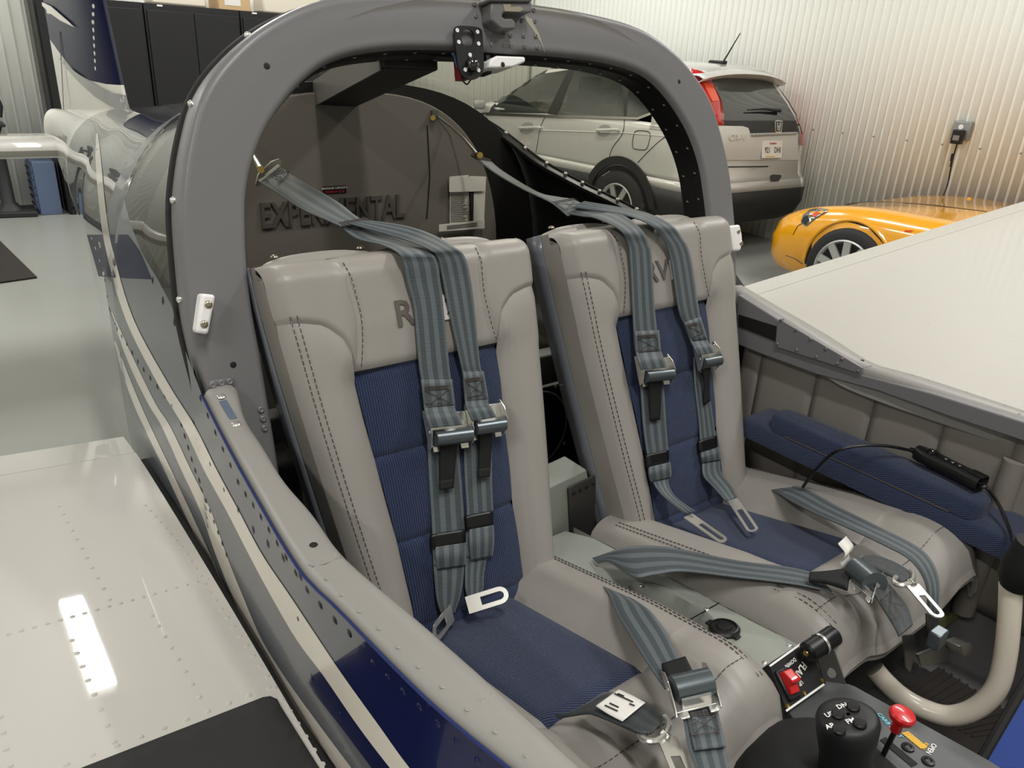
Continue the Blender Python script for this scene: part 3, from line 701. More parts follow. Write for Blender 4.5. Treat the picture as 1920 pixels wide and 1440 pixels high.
NOr, NIr, FOr, FIr = (resample_y(P, YS) for P in (NO, NI, FO, FI))
SILLB = {}
def sill(O, I, sg, name):
    b = B(); P = []
    for o, i in zip(O, I):
        d = (i-o); w_ = d.normalized()
        P.append([o+Vector((0, 0, -.03)), o+Vector((0, 0, -.006)), o+Vector((0, 0, -.001))+w_*.004, o.lerp(i, .25)+Vector((0, 0, .0025)), o.lerp(i, .6)+Vector((0, 0, .003)), i-w_*.006+Vector((0, 0, .001)), i-w_*.0015+Vector((0, 0, -.003)), i+Vector((0, 0, -.01)), i+Vector((0, 0, -.05)), i-w_*.02+Vector((0, 0, -.055))])
    b.grid(P); SILLB[sg] = bvh_of(b); return b.done(name, 'sillp', plane, angle=50, recalc=True)
M['sillp'] = mat('grey_sill_paint', (138, 135, 130), .4, bump=(260, .05, .001))
sn = sill(NOr, NIr, -1, 'cockpit_rail'); sf = sill(FOr, FIr, 1, 'cockpit_rail')
# blue edge where the side skin is trimmed
B().tube([p+Vector((-.003, 0, -.004)) for p in NOr], .0015, 6).done('blue_edge', mat('blue_edge_paint', (26, 40, 92), .3), sn)
# ---- superellipse hull behind the roll bar
XE = [(.03, .549), (.1, .55), (.15, .548), (.199, .545), (.277, .535), (.362, .527), (.427, .521), (.49, .509), (.542, .495), (.577, .483), (.603, .467), (.62, .45), (.641, .427), (.666, .397), (.704, .354), (.74, .28), (.77, .2), (.79, .1), (.80, 0)]
ZEf = [(-.01, .372), (.031, .379), (.084, .395), (.135, .411), (.199, .426), (.277, .439), (.362, .456), (.427, .469), (.49, .484), (.542, .502), (.577, .518), (.603, .536), (.62, .553), (.641, .574), (.666, .599), (.704, .628), (.74, .648), (.77, .66), (.80, .665)]
ZR = [(.08, .83), (.25, .80), (.45, .745), (.62, .70), (.80, .665), (1.2, .615), (2.07, .526), (2.9, .453), (3.6, .40)]
HW = [(0, .553), (.3, .558), (.5, .556), (1, .49), (1.5, .43), (2, .345), (2.5, .27), (3, .177), (3.5, .085), (3.62, .07)]
ZB = [(0, -.30), (.6, -.25), (1, -.16), (2, 0), (3, .15), (3.62, .22)]
def cxy(y): return -.0246*(y-1)**2 if y > 1 else 0
def up_x(y, z):
    zr, hw = lerp_tab(ZR, y), lerp_tab(HW, y); n = 2.6; k = max(0, min(1, (z-.2)/(zr-.2))); return hw*(1-k**n)**(1/n)
def hull_sec(y, sg, n_up=18):
    """outer section from the bottom to the ridge on side sg"""
    zr, hw, zb, c = lerp_tab(ZR, y), lerp_tab(HW, y), lerp_tab(ZB, y), cxy(y); pts = []
    zm = max(.2 if y < 2.4 else .2+.04*(y-2.4), zb+.05)
    for k in range(6):
        a = (k/5)*math.pi/2; pts.append((hw*(.75+.25*math.sin(a)), zb+.12*(1-math.cos(a))*(.5 if y > 2.8 else 1)))
    for k in range(1, 5): pts.append((hw, pts[5][1]+(zm-pts[5][1])*k/4))
    for k in range(1, n_up+1):
        t = k/n_up; a = t*math.pi/2; n = 2.6
        pts.append((hw*max(0, math.cos(a))**(2/n), zm+(zr-zm)*max(0, math.sin(a))**(2/n)))
    return [Vector((c+sg*x, y, z)) for x, z in pts]
YH = [.81+.0*i for i in range(1)]+[.9, 1.0, 1.15, 1.3, 1.5, 1.7, 1.9, 2.1, 2.3, 2.5, 2.7, 2.9, 3.1, 3.3, 3.5, 3.62]
tailh = B()
tail_parts = []
for y0, y1, m, nm in ((.8, 2.42, 'navyd', 'tail_cone'), (2.42, 3.62, 'white', 'tail_end')):
    ys = [y0+(y1-y0)*i/14 for i in range(15)]; b = B()
    P = [hull_sec(y, -1)+hull_sec(y, 1)[-2::-1] for y in ys]; b.grid(P)
    if y1 > 3: b.add(P[-1], [tuple(range(len(P[-1])))])
    k = len(tailh.v); tailh.v += b.v; tailh.f += [tuple(i+k for i in f) for f in b.f]
    tail_parts.append(b.done(nm, m, plane, angle=50, recalc=True))
# skin below the rear window, window glass, dark liner
def sec_split(y, sg, lower):
    xe = lerp_tab(XE, y); c = cxy(y)
    ze = min(lerp_tab(ZEf, y), lerp_tab(ZR, y)-.0005)
    zr, hw = lerp_tab(ZR, y), lerp_tab(HW, y)
    if ze is None: ze = .2+(zr-.2)*max(0, 1-(min(xe, hw*.9999)/hw)**2.6)**(1/2.6)
    if lower:
        zb = lerp_tab(ZB, y); pts = []
        for k in range(6):
            a = (k/5)*math.pi/2; pts.append((hw*(.75+.25*math.sin(a)), zb+.12*(1-math.cos(a))))
        z5 = pts[5][1]
        for k in range(1, 5): pts.append((hw, z5+(.2-z5)*k/4))
        for k in range(1, 15): z = .2+(ze-.2)*(k/14)**.8; pts.append((up_x(y, z), z))
        return [Vector((sg*x, y, z)) for x, z in pts]
    a0 = math.asin(max(0, min(1, (ze-.2)/(zr-.2)))**(2.6/2)); pts = []
    for k in range(13):
        a = a0+(math.pi/2-a0)*k/12; pts.append((hw*max(0, math.cos(a))**(2/2.6), .2+(zr-.2)*max(0, math.sin(a))**(2/2.6)))
    return [Vector((sg*x, y, z)) for x, z in pts]
YW = [.02+.78*(i/40)**.8 for i in range(41)]
side_parts = {}
nearskin = B(); farskin = B()
for sg in (-1, 1):
    b = B().grid([sec_split(y, sg, True) for y in YW]); (nearskin if sg < 0 else farskin).add(b.v, b.f)
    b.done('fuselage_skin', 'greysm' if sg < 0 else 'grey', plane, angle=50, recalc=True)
    lin = B().grid([[p+Vector((-sg*.012, 0, -.002)) for p in sec_split(y, sg, True)[6:]] for y in YW if y < .64]); lin.done('dark_liner', 'dark', plane, angle=50, recalc=True)
    if sg < 0: continue
    # black lip along the window edge with its screws
    E_ = [sec_split(y, sg, True)[-1] for y in YW]
    lip = B(); lip.grid([[e+Vector((-sg*.004, -.004, .004)), e+Vector((-sg*.004, -.004, -.001)), e+Vector((-sg*.028, -.012, -.004)), e+Vector((-sg*.03, -.012, -.012))] for e in E_ if abs(e.x) > .1])
    lp = lip.done('window_lip', 'black', plane, angle=50, recalc=True, solid=.002)
    sc = B(); acc = 0
    for p, q in zip(E_, E_[1:]):
        acc += (q-p).length
        if acc > .052 and abs(q.x) > .12: acc = 0; sc.dome(q+Vector((-sg*.012, -.006, .002)), Vector((-sg*.5, -.5, .7)), .0052, .006, 8); sc.cyl(q+Vector((sg*.001, 0, -.004)), q+Vector((sg*.004, 0, -.002)), .0048, seg=6)
    sc.done('window_screws', 'chrome', plane, kind='stuff')
# tinted acrylic
tm = bpy.data.materials.new('tinted_acrylic'); tm.use_nodes = True; nt = tm.node_tree; nt.nodes.clear()
out = nt.nodes.new('ShaderNodeOutputMaterial'); tr = nt.nodes.new('ShaderNodeBsdfTransparent'); tr.inputs[0].default_value = (.80, .78, .70, 1)
gl = nt.nodes.new('ShaderNodeBsdfGlossy'); gl.inputs['Roughness'].default_value = .02; lw_ = nt.nodes.new('ShaderNodeLayerWeight'); lw_.inputs[0].default_value = .5; pw = nt.nodes.new('ShaderNodeMath'); pw.operation = 'POWER'; pw.inputs[1].default_value = 4; nt.links.new(lw_.outputs['Facing'], pw.inputs[0]); fr = nt.nodes.new('ShaderNodeMath'); fr.operation = 'MULTIPLY_ADD'; fr.inputs[1].default_value = .8; fr.inputs[2].default_value = .05; nt.links.new(pw.outputs[0], fr.inputs[0])
mxs = nt.nodes.new('ShaderNodeMixShader'); nt.links.new(fr.outputs[0], mxs.inputs[0]); nt.links.new(tr.outputs[0], mxs.inputs[1]); nt.links.new(gl.outputs[0], mxs.inputs[2]); nt.links.new(mxs.outputs[0], out.inputs[0])
M['acrylic'] = tm
YG = [.09+.71*(i/30)**.85 for i in range(31)]
gb = B(); gb.grid([sec_split(y, -1, False)+sec_split(y, 1, False)[-2::-1] for y in YG]); gb.done('rear_window', 'acrylic', plane, angle=60, recalc=True)
# ---- forward near side skin (below the rail) down to the wing root, belly
def side_fwd(sg, O):
    P = []
    for o in O:
        xw = sg*lerp_tab([(-1.0, .535), (-.6, .556), (-.3, .56), (0, .556)], o.y)
        zt = o.z-.004
        col_ = [Vector((o.x+sg*.002, o.y, zt))]
        for k in range(1, 9):
            t = k/8; z = zt+(.06-zt)*t; col_.append(Vector((o.x+(xw-o.x)*(1-(1-t)**1.6), o.y, z)))
        col_ += [Vector((xw, o.y, 0)), Vector((xw, o.y, -.12)), Vector((xw*.96, o.y, -.24)), Vector((xw*.8, o.y, -.3)), Vector((0, o.y, -.31))]
        P.append(col_)
    return P
ext = [NOr[0]+Vector((-.002, .05, .042))]+NOr
nf = B().grid(side_fwd(-1, [Vector((-.553, .022, .378))]+NOr)); nearskin.add(nf.v, nf.f)
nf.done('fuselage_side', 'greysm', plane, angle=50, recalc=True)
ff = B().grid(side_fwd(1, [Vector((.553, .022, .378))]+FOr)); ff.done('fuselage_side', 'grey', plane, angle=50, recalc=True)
near_bvh = bvh_of(B().add(nearskin.v+tailh.v, nearskin.f+[tuple(i+len(nearskin.v) for i in f) for f in tailh.f]))
# ---- paint scheme on the near side (thin paint films on the skin)
def paint(poly, m, name, off=.0004, step=14, par=plane, bvh=None, smooth=0, fallback=None):
    b = patch(bvh or near_bvh, poly, off, step, smooth, fallback, (lambda h: h.x < -.35) if fallback else None)
    return b.done(name, m, par, angle=60) if b.f else None
def stripe(Ls, Rs, m, name, off=.0004):
    L = catmull([(x, y, 0) for x, y in Ls], 5); R = catmull([(x, y, 0) for x, y in Rs], 5)
    P = []
    for l, r in zip(L, R):
        row = [cast(near_bvh, (l.x+(r.x-l.x)*t, l.y+(r.y-l.y)*t), off) for t in (0, .25, .5, .75, 1)]
        if all(x is not None for x in row): P.append(row)
    b = B().grid(P)
    b.done(name, m, plane, angle=60, recalc=True)
s1y = [250, 300, 400, 480, 600, 720, 800, 880, 960, 1040, 1120, 1200, 1267, 1360, 1440, 1560]
s1l = [181, 180, 188, 202, 237, 297, 345, 383, 427, 468, 511, 558, 608, 672, 733, 830]
s1r = [184, 190, 200, 215, 252, 317, 367, 407, 450, 493, 547, 600, 645, 712, 770, 870]
# navy panel ahead
paint([(695, 1197), (640, 1233), (598, 1260), (584, 1268), (579, 1280), (590, 1300), (640, 1363), (720, 1470), (800, 1560), (1085, 1535), (975, 1450), (810, 1308), (740, 1245)], 'navy', 'navy_panel', fallback=lambda q: near_bvh.find_nearest(RZ(q, .262))[0]+Vector((-.0005, 0, .0)))
stripe(list(zip(s1l, s1y)), list(zip(s1r, s1y)), 'stripe', 'white_stripe', .0008)
y2 = [585, 640, 700, 760, 800, 880, 960, 1040, 1120, 1200, 1280, 1360, 1440, 1500]
stripe(list(zip([208, 226, 250, 280, 304, 340, 377, 405, 437, 472, 520, 575, 632, 675], y2)), list(zip([211, 236, 264, 294, 320, 358, 397, 425, 457, 492, 542, 600, 660, 705], y2)), 'stripe', 'white_stripe')
y3 = [640, 700, 760, 800, 880, 960, 1040, 1120, 1200]
stripe(list(zip([214, 230, 252, 270, 308, 345, 382, 418, 455], y3)), list(zip([218, 240, 265, 283, 321, 358, 395, 431, 466], y3)), 'stripe', 'white_stripe')
# dark navy band just behind the window
paint([(163, 440), (240, 440), (262, 470), (285, 524), (240, 522), (185, 518)], 'navyfin', 'navy_band', .0004, 8)
# ---- wings
DIH = .07
def wing_z(x): return DIH*(abs(x)-.56)
PRF = [(.395, .056), (.3, .062), (.1, .066), (-.15, .066), (-.4, .06), (-.6, .046), (-.78, .02), (-.9, -.02), (-.95, -.06), (-.9, -.09), (-.6, -.11), (0, -.1), (.395, -.03)]
FLP = [(.50, .042), (.45, .048), (.405, .052), (.40, .046), (.40, -.02), (.45, .01), (.498, .038)]
wings = {}
for sg, xt in ((-1, 2.6), (1, 4.3)):
    xs = [.573+(xt-.573)*i/24 for i in range(25)]
    for prof, nm in ((PRF, 'wing'), (FLP, 'flaperon')):
        pr = [(p.y, p.z) for p in catmull([(0, a, b_) for a, b_ in prof], 4)] if nm == 'wing' else prof
        b = B().grid([[Vector((sg*x, y, z+wing_z(x))) for y, z in pr] for x in xs])
        b.add([Vector((sg*xs[0], y, z+wing_z(xs[0]))) for y, z in pr], [tuple(range(len(pr)))])
        b.add([Vector((sg*xs[-1], y, z+wing_z(xs[-1]))) for y, z in pr], [tuple(range(len(pr)))])
        o = b.done(nm, 'wing', plane, angle=45, recalc=True); wings[(sg, nm)] = (o, b)
    b = B().box((sg*.552 if sg > 0 else -.574, -.95, -.02), (sg*.574 if sg > 0 else -.552, .40, .038)); b.done('root_seal', 'rubber', plane)
wn_o, wn_b = wings[(-1, 'wing')]; wing_bvh = bvh_of(wn_b)
flap_bvh = bvh_of(wings[(-1, 'flaperon')][1])
wk = patch(wing_bvh, [(-80, 1535), (160, 1440), (493, 1310), (507, 1308), (520, 1314), (527, 1328), (597, 1440), (720, 1640), (0, 1680)], .0012, 25); wk.done('wing_walk', 'antislip', wn_o, solid=.0012, soff=1)
rv = B()
def rivrow(bvh, pts, n, bb, r=.0024, mult=1):
    P = [cast(bvh, q, 0) for q in pts]; P = [p for p in P if p is not None]
    if len(P) < 2: return
    seg = [0]
    for a, b_ in zip(P, P[1:]): seg.append(seg[-1]+(b_-a).length)
    for i in range(n):
        t = seg[-1]*i/(n-1); k = max(j for j in range(len(seg)) if seg[j] <= t+1e-9); k = min(k, len(P)-2)
        p = P[k].lerp(P[k+1], (t-seg[k])/max(1e-9, seg[k+1]-seg[k]))
        h = bvh.find_nearest(p); nn = h[1] if h[1].dot(CAM-h[0]) > 0 else -h[1]
        bb.lathe([(r*1.5, .0), (r*1.3, .0003), (r*.95, .0004), (r*.8, .0009), (r*.35, .0011), (0, .0006)], h[0], nn, 8)
rivrow(wing_bvh, [(110, 950), (160, 1043), (205, 1125)], 11, rv)
rivrow(wing_bvh, [(15, 1190), (213, 1135), (388, 1086)], 18, rv)
rivrow(wing_bvh, [(285, 1155), (333, 1236), (374, 1308)], 8, rv)
rivrow(wing_bvh, [(272, 948), (345, 1032), (398, 1118), (464, 1213), (528, 1310), (604, 1433), (668, 1540)], 30, rv)
rivrow(wing_bvh, [(135, 1201), (172, 1291), (217, 1400), (240, 1460)], 10, rv)
rivrow(wing_bvh, [(504, 1290), (305, 1367), (125, 1434)], 10, rv)
rivrow(wing_bvh, [(1, 1345), (11, 1405), (19, 1437)], 4, rv)
rivrow(flap_bvh, [(200, 838), (218, 848)], 3, rv, .002)
rv.done('rivets', 'rivet', wn_o, kind='stuff')
fw_bvh = bvh_of(wings[(1, 'wing')][1]); ffl = bvh_of(wings[(1, 'flaperon')][1]); rv2 = B()
rivrow(ffl, [(1455, 520), (1500, 508), (1540, 498), (1570, 490)], 5, rv2, .006); rivrow(fw_bvh, [(1690, 690), (1790, 722), (1915, 762)], 8, rv2, .003); rivrow(fw_bvh, [(1430, 545), (1600, 580), (1900, 640)], 3, rv2, .002)
rv2.done('rivets', 'rivet', wings[(1, 'wing')][0], kind='stuff')
# ---- rivets on the near fuselage side
rs = B()
rivrow(near_bvh, [(197, 525), (205, 577), (217, 610), (260, 680), (323, 760)], 18, rs, .0036)
rivrow(near_bvh, [(340, 796), (365, 880), (395, 960), (425, 1040)], 13, rs, .0036)
rivrow(near_bvh, [(376, 748), (411, 828), (450, 912), (491, 972), (541, 1052), (581, 1113), (631, 1166), (684, 1212)], 18, rs, .0034)
rivrow(near_bvh, [(395, 870), (430, 935), (480, 1000), (540, 1055), (563, 1080)], 7, rs, .004)
rivrow(near_bvh, [(286, 525), (305, 563), (327, 604), (351, 647)], 4, rs, .0045)
rs.done('blue_rivets', 'rivetb', plane, kind='stuff')
rs = B()
rivrow(near_bvh, [(700, 1244), (745, 1287), (785, 1324), (831, 1366), (878, 1408), (938, 1463)], 8, rs, .004); rivrow(near_bvh, [(560, 1160), (585, 1270), (640, 1340)], 3, rs, .0035)
rs.done('navy_rivets', 'navy', plane, kind='stuff')
# rivets on the rails
sill_rv = B()
def railriv(px, z=.2688, r=.0021):
    for q in px:
        p = cast(SILLB[-1 if q[0] < 1200 else 1], q, 0)
        if p is not None: sill_rv.lathe([(r*1.4, .0), (r, .0004), (r*.9, .0007), (r*.4, .0008), (0, .0002)], p, (0, 0, 1), 8)
railriv([(675, 1145), (641, 1114), (712, 1177), (748, 1212), (786, 1248), (830, 1286), (924, 1301), (905, 1312), (877, 1328), (930, 1370), (987, 1414), (583, 1057), (606, 1049), (627, 1040), (613, 1084)])
railriv([(1677, 692), (1711, 703), (1742, 713), (1778, 725), (1812, 735), (1847, 747), (1884, 760), (1911, 776), (1918, 772), (1907, 782)], r=.0018)
sill_rv.done('rivets', 'sillp', sn, kind='stuff')
# slotted ramp plates with screws, lower end line
def ramp_plate(pxs, z_, par, nm='ramp_plate'):
    pass
rc = [cast(SILLB[-1], q, .0) for q in ((418, 752), (438, 786))]
dirv = (rc[1]-rc[0]).normalized(); sv = Vector((1, 0, 0))
b = B().obox(rc[0].lerp(rc[1], .5)+Vector((0, 0, .0006)), dirv*((rc[1]-rc[0]).length/2), sv*.0045, Vector((0, .3, 1)).normalized()*.0006); b.done('slot', mat('slot_shadow_blue', (84, 96, 112), .4), sn, bevel=.0003, label='oblong slot in the rail ramp')
scb = B()
for q in ((415, 743), (443, 795)): scb.dome(cast(SILLB[-1], q, .0005), (0, -.35, .9), .0055, .0015, 12)
scb.done('ramp_screws', 'chrome', sn, kind='stuff')
B().lathe([(.0045, 0), (.004, .0006), (0, .0004)], cast(SILLB[-1], (588, 1022), .0005), (0, 0, 1), 12).done('drain_hole', 'blackm', sn)
B().lathe([(.0035, 0), (.003, .0006), (0, .0004)], cast(SILLB[1], (1617, 676), .0005), (0, 0, 1), 12).done('drain_hole', 'blackm', sf)
B().tube([cast(SILLB[-1], q, .0003) for q in ((640, 1045), (610, 1058), (585, 1063))], .0008, 5).done('plate_seam', 'rivetg', sn)
B().tube([p_ for p_ in (cast(SILLB[1], q, .0003) for q in ((1624, 689), (1634, 686), (1641, 682))) if p_ is not None], .0008, 5).done('plate_seam', 'rivetg', sf)
# ---- forward cowl corner in front of the cockpit (bottom right of the view)
c0 = RY((1905, 1330), -.72); 
# ---- tail surfaces
fn = Vector((.9, .094, 0)); fd = fn.dot(Vector((-.06, 2.6, 0)))
LE0 = on_plane((237, 207), fn, fd); LE1 = on_plane((192, 0), fn, fd); TE0 = on_plane((120, 222), fn, fd); TE1 = on_plane((82, 0), fn, fd)
nfn = fn.normalized()
CH = [(0, 0), (.02, .4), (.08, .75), (.25, 1), (.4, .93), (.5, .85), (.65, .65), (.8, .4), (1, .06)]
TB = [(0, .235), (.09, .25), (.29, .30), (.5, .385), (.68, .5), (1, .68)]
ring = [(x, -h) for x, h in CH]+[(x, h) for x, h in CH[::-1]]
def finp(x, h, t): return LE0.lerp(LE1, t).lerp(TE0.lerp(TE1, t), x)+nfn*h*.045
fin_b = B().grid([[finp(x, h, -.12+(lerp_tab(TB, x)+.12)*k/6) for x, h in ring] for k in range(7)])
fin_u = B().grid([[finp(x, h, lerp_tab(TB, x)+(2.5-lerp_tab(TB, x))*k/9) for x, h in ring] for k in range(10)]); fin_u.add([finp(x, h, 2.5) for x, h in ring], [tuple(range(len(ring)))])
fin_bvh = bvh_of(B().add(fin_b.v+fin_u.v, fin_b.f+[tuple(i+len(fin_b.v) for i in f) for f in fin_u.f]))
fin = fin_b.done('fin', 'white', plane, angle=45, recalc=True); fup = fin_u.done('fin_upper', 'navyfin', fin, angle=45, recalc=True)
k8 = 320/1097
def z8(pts): return [(x*k8, y*k8) for x, y in pts]
paint(z8([(282, 15), (340, 40), (400, 92), (450, 135), (492, 177), (400, 132), (340, 90), (287, 84)]), 'stripe', 'white_sweep', 0.0085, 6, fin, fin_bvh)
paint(z8([(375, 358), (450, 428), (560, 508), (650, 560), (730, 598), (797, 612), (825, 712), (790, 716), (720, 682), (620, 620), (520, 530), (430, 432)]), 'silver', 'grey_sweep', 0.0080, 6, fin, fin_bvh)
b = B(); rivrow(fin_bvh, z8([(600, 40), (600, 200), (608, 360), (612, 440)]), 9, b, .006); rivrow(fin_bvh, z8([(640, 716), (745, 712)]), 4, b, .005); b.done('rivets', 'white', fin, kind='stuff')
B().tube([on_plane((126, 60), fn, fd)-nfn*.03, on_plane((133, 215), fn, fd)-nfn*.03], .002, 4).done('rudder_gap', 'rivetg', fin)
sz = RY((50, 283), 3.05).z; ssp = []
for x in [-1.35, -1.3, -1.0, -.7, -.45, -.25, -.12, .0, .3, .6, .9, 1.2]:
    ssp.append([Vector((x-.1, 3.05+.72*t, sz+h*.045)) for t, h in ((1, 0), (.7, .35), (.35, .85), (.12, .95), (.03, .6), (0, 0), (.03, -.6), (.12, -.95), (.35, -.85), (.7, -.35), (1, 0))])
sb_ = B().grid(ssp); sb_.add(ssp[0][:-1], [tuple(range(10))]); sb_.done('stabilator', 'wing', plane, angle=50, recalc=True)

# ---- main landing gear below the wing roots
for sg in (-1, 1):
    lg = B().tube(catmull([(sg*.3, .1, -.3), (sg*.6, .1, -.42), (sg*.95, .12, FLOOR+.2)], 6), .028, 10).done('gear_leg', 'white', plane)
    B().lathe([(.08, -.05), (.15, -.062), (.19, -.05), (.2, 0), (.19, .05), (.15, .062), (.08, .05)], (sg*1.02, .12, FLOOR+.2), (1, 0, 0), 28).done('main_wheel', 'tyre', plane)
    B().lathe([(.0, -.045), (.085, -.05), (.085, .05), (0, .045)], (sg*1.02, .12, FLOOR+.2), (1, 0, 0), 20).done('wheel_hub', 'silver', plane)
# ================================================================== ROLL BAR
OUTP = [(.546, .30), (.546, .333), (.549, .38), (.550, .425), (.546, .479), (.538, .55), (.526, .598), (.509, .645), (.488, .688), (.454, .727), (.40, .768), (.33, .801), (.26, .818), (.17, .827), (.09, .831), (0, .832)]
INP = [(.468, .15), (.468, .25), (.468, .365), (.469, .413), (.467, .47), (.461, .52), (.452, .568), (.434, .612), (.405, .655), (.354, .704), (.297, .735), (.21, .751), (.1, .756), (0, .756)]
def arch(pr, n=160):
    h = catmull([(x, 0, z) for x, z in pr], 10); full = [Vector((-p.x, 0, p.z)) for p in h]+[Vector((p.x, 0, p.z)) for p in h[-2::-1]]
    L = [0]
    for a, b in zip(full, full[1:]): L.append(L[-1]+(b-a).length)
    out = []; j = 0
    for i in range(n+1):
        t = L[-1]*i/n
        while j < len(L)-2 and L[j+1] < t: j += 1
        out.append(full[j].lerp(full[j+1], (t-L[j])/max(1e-9, L[j+1]-L[j])))
    return out
AFT = Vector((0, 1, -.25)).normalized()
def bp(p, aft=0): return Vector((p.x, bar_y(p.z), p.z))+AFT*aft
AO = arch([(.546, .15)]+OUTP); AI = arch([(.455, .10)]+INP)
P = []
for o, i in zip(AO, AI):
    d = (i-o).normalized(); e = Vector((d.x, 0, d.z))
    P.append([bp(o, .05), bp(o, .012), bp(o+e*.003, .003), bp(o+e*.008, 0), bp(o+e*.012, 0), bp(o+e*.02, 0), bp(o.lerp(i, .33), -.0004), bp(o.lerp(i, .66), -.0004), bp(i-e*.02, 0), bp(i-e*.012, 0), bp(i-e*.008, 0), bp(i-e*.003, .003), bp(i, .012)])
bar_b = B().grid(P); bar_bvh = bvh_of(bar_b)
bar = bar_b.done('roll_bar', 'grey', plane, angle=60, recalc=True)
P = [[bp(i, .012), bp(i-(i-o).normalized()*-.001, .034), bp(i+(i-o).normalized()*.004, .034), bp(i+(i-o).normalized()*.004, .064)] for o, i in zip(AO, AI)]
inn = B().grid(P).done('inner_channel', 'dark', plane, angle=30, recalc=True)  # black paint, with the shade inside the bar put into the colour too
P = [[bp(o, .05), bp(o+(o-i).normalized()*.0, .062), bp(o.lerp(i, .9), .064)] for o, i in zip(AO, AI)]
B().grid(P).done('rear_flange', 'dark', plane, angle=30, recalc=True)
rvb = B(); n = len(AI)
for k in range(3, n-3, 4):
    o, i = AO[k], AI[k]; d = (o-i).normalized(); nn = -(o-i).normalized()
    rvb.dome(bp(i, .024)+nn*.0006, nn, .003, .0022, 6); rvb.dome(bp(i, .05)+nn*.0046, nn, .003, .0022, 6)
rvb.done('channel_rivets', 'rivetg', inn, kind='stuff')
BN = Vector((0, -1, .25)).normalized()    # outward normal of the bar face
def onbar(q, off=0): return on_plane(q, BN, BN.dot(Vector((0, bar_y(.333), .333)))+off)
BU = Vector((1, 0, 0)); BV = Vector((0, .25, 1)).normalized()
hb = B()
for q, r in (((500, 124), .0042), ((1273, 153), .0038), ((437, 684), .0042)): hb.lathe([(r, .0008), (r*.9, .001), (0, .0009)], onbar(q), BN, 14)
hb.done('bolt_holes', 'blackm', bar, kind='stuff')
# screws seen along the outside rim (window front edge)
sc = B()
for k in range(22, n-18, 9):
    o, i = AO[k], AI[k]; d = (o-i).normalized(); sc.dome(bp(o, .035)+d*.0005, d, .005, .005, 8)
sc.done('rim_screws', 'chrome', bar, kind='stuff')
B().tube([bp(o, .058)+(o-i).normalized()*.002 for o, i in zip(AO, AI)][8:-8], .004, 6).done('rim_seal', 'rubber', bar)
# foot tab with three rivets and leg rivets
b = B(); b.poly3([onbar(q, .0) for q in ((391, 714), (434, 707), (440, 722), (394, 735))], BN, .003); tab = b.done('foot_tab', 'grey', bar, bevel=.001)
b = B()
for q in ((399, 722), (415, 718), (431, 715), (489, 768), (493, 785), (496, 803)): b.lathe([(.005, 0), (.0045, .002), (.003, .003), (.0015, .0022), (0, .002)], onbar(q, .003 if q[0] < 440 else 0), BN, 10)
b.done('foot_rivets', 'grey', bar, kind='stuff')
# latch plate rivets
b = B()
for q in ((889, 8), (891, 30), (915, 13), (917, 32), (920, 62), (922, 84), (946, 85), (958, 87), (945, 66), (957, 66), (978, 38), (981, 67), (983, 87), (1002, 40), (1004, 68), (1007, 89), (1000, 19)):
    b.lathe([(.0036, 0), (.0033, .0022), (.002, .003), (.0012, .0016), (0, .0014)], onbar(q), BN, 9)
b.done('latch_rivets', 'grey', bar, kind='stuff')
# hooked canopy latch receiver
lat = thing('canopy_latch', onbar((950, 40)), 'worn grey hook-shaped canopy latch block at the top of the roll bar', 'latch')
M['latch'] = mat('worn_grey_block', (98, 96, 96), .35, noise=(60, .12))
pz = [(921, 3), (998, 3), (998, 22), (990, 24), (950, 22), (943, 25), (942, 31), (947, 35), (960, 34), (967, 41), (967, 54), (941, 55), (926, 41), (921, 38)]
B().poly3([onbar(q, .026) for q in pz], BN, -.0255).done('hook', 'latch', lat, bevel=.0025)
B().poly3([onbar(q, .031) for q in ((918, -8), (997, -4), (999, 3), (918, 2))], BN, -.03).done('cap_block', 'latch', lat, bevel=.003)
B().poly3([onbar(q, .0265) for q in ((943, 8), (957, 8), (958, 13), (975, 12), (982, 17), (975, 22), (946, 21))], BN, .0003).done('worn_face', mat('bare_worn_metal', (150, 142, 122), .35, .4), lat)
B().poly3([onbar(q, .0005) for q in ((985, 30), (998, 36), (1004, 52), (1010, 62), (1016, 80), (1022, 100), (1014, 80), (1006, 66), (996, 52), (983, 34))], BN, .0003).done('scratch_mark', mat('scraped_paint', (158, 150, 134), .5), bar)
# camera plate, lens, wiring
cp = thing('camera_plate', onbar((880, 100)), 'black drilled plate with a small round camera lens screwed to the roll bar', 'camera mount')
def cpt(q): return onbar(q, .006)
outl = catmull([(850, 62, 0), (852, 52, 0), (860, 49, 0), (880, 50, 0), (893, 52, 0), (901, 57, 0), (903, 70, 0), (905, 110, 0), (905, 130, 0), (900, 142, 0), (890, 149, 0), (880, 150, 0), (868, 145, 0), (859, 130, 0), (854, 100, 0)], 3, closed=True)
ctr = (875.5, 72.5); hole = [(ctr[0]+13*math.cos(a), ctr[1]+17.5*math.sin(a)) for a in [2*math.pi*i/len(outl) for i in range(len(outl))]]
import cmath
ol = sorted([(math.atan2(p.y-ctr[1], p.x-ctr[0]), p.x, p.y) for p in outl])
ring = B(); A_ = [cpt((x, y)) for _, x, y in ol]; H_ = [cpt((ctr[0]+12.5*math.cos(a), ctr[1]+17*math.sin(a))) for a, _, _ in ol]; m_ = len(ol); t_ = BN*.003
ring.v = A_+H_+[p+t_ for p in A_]+[p+t_ for p in H_]
for i in range(m_):
    j = (i+1) % m_; ring.f += [(i, j, m_+j, m_+i), (2*m_+i, 3*m_+i, 3*m_+j, 2*m_+j), (i, 2*m_+i, 2*m_+j, j), (m_+i, m_+j, 3*m_+j, 3*m_+i)]
ring.done('plate', 'blackm', cp, recalc=True)
b = B()
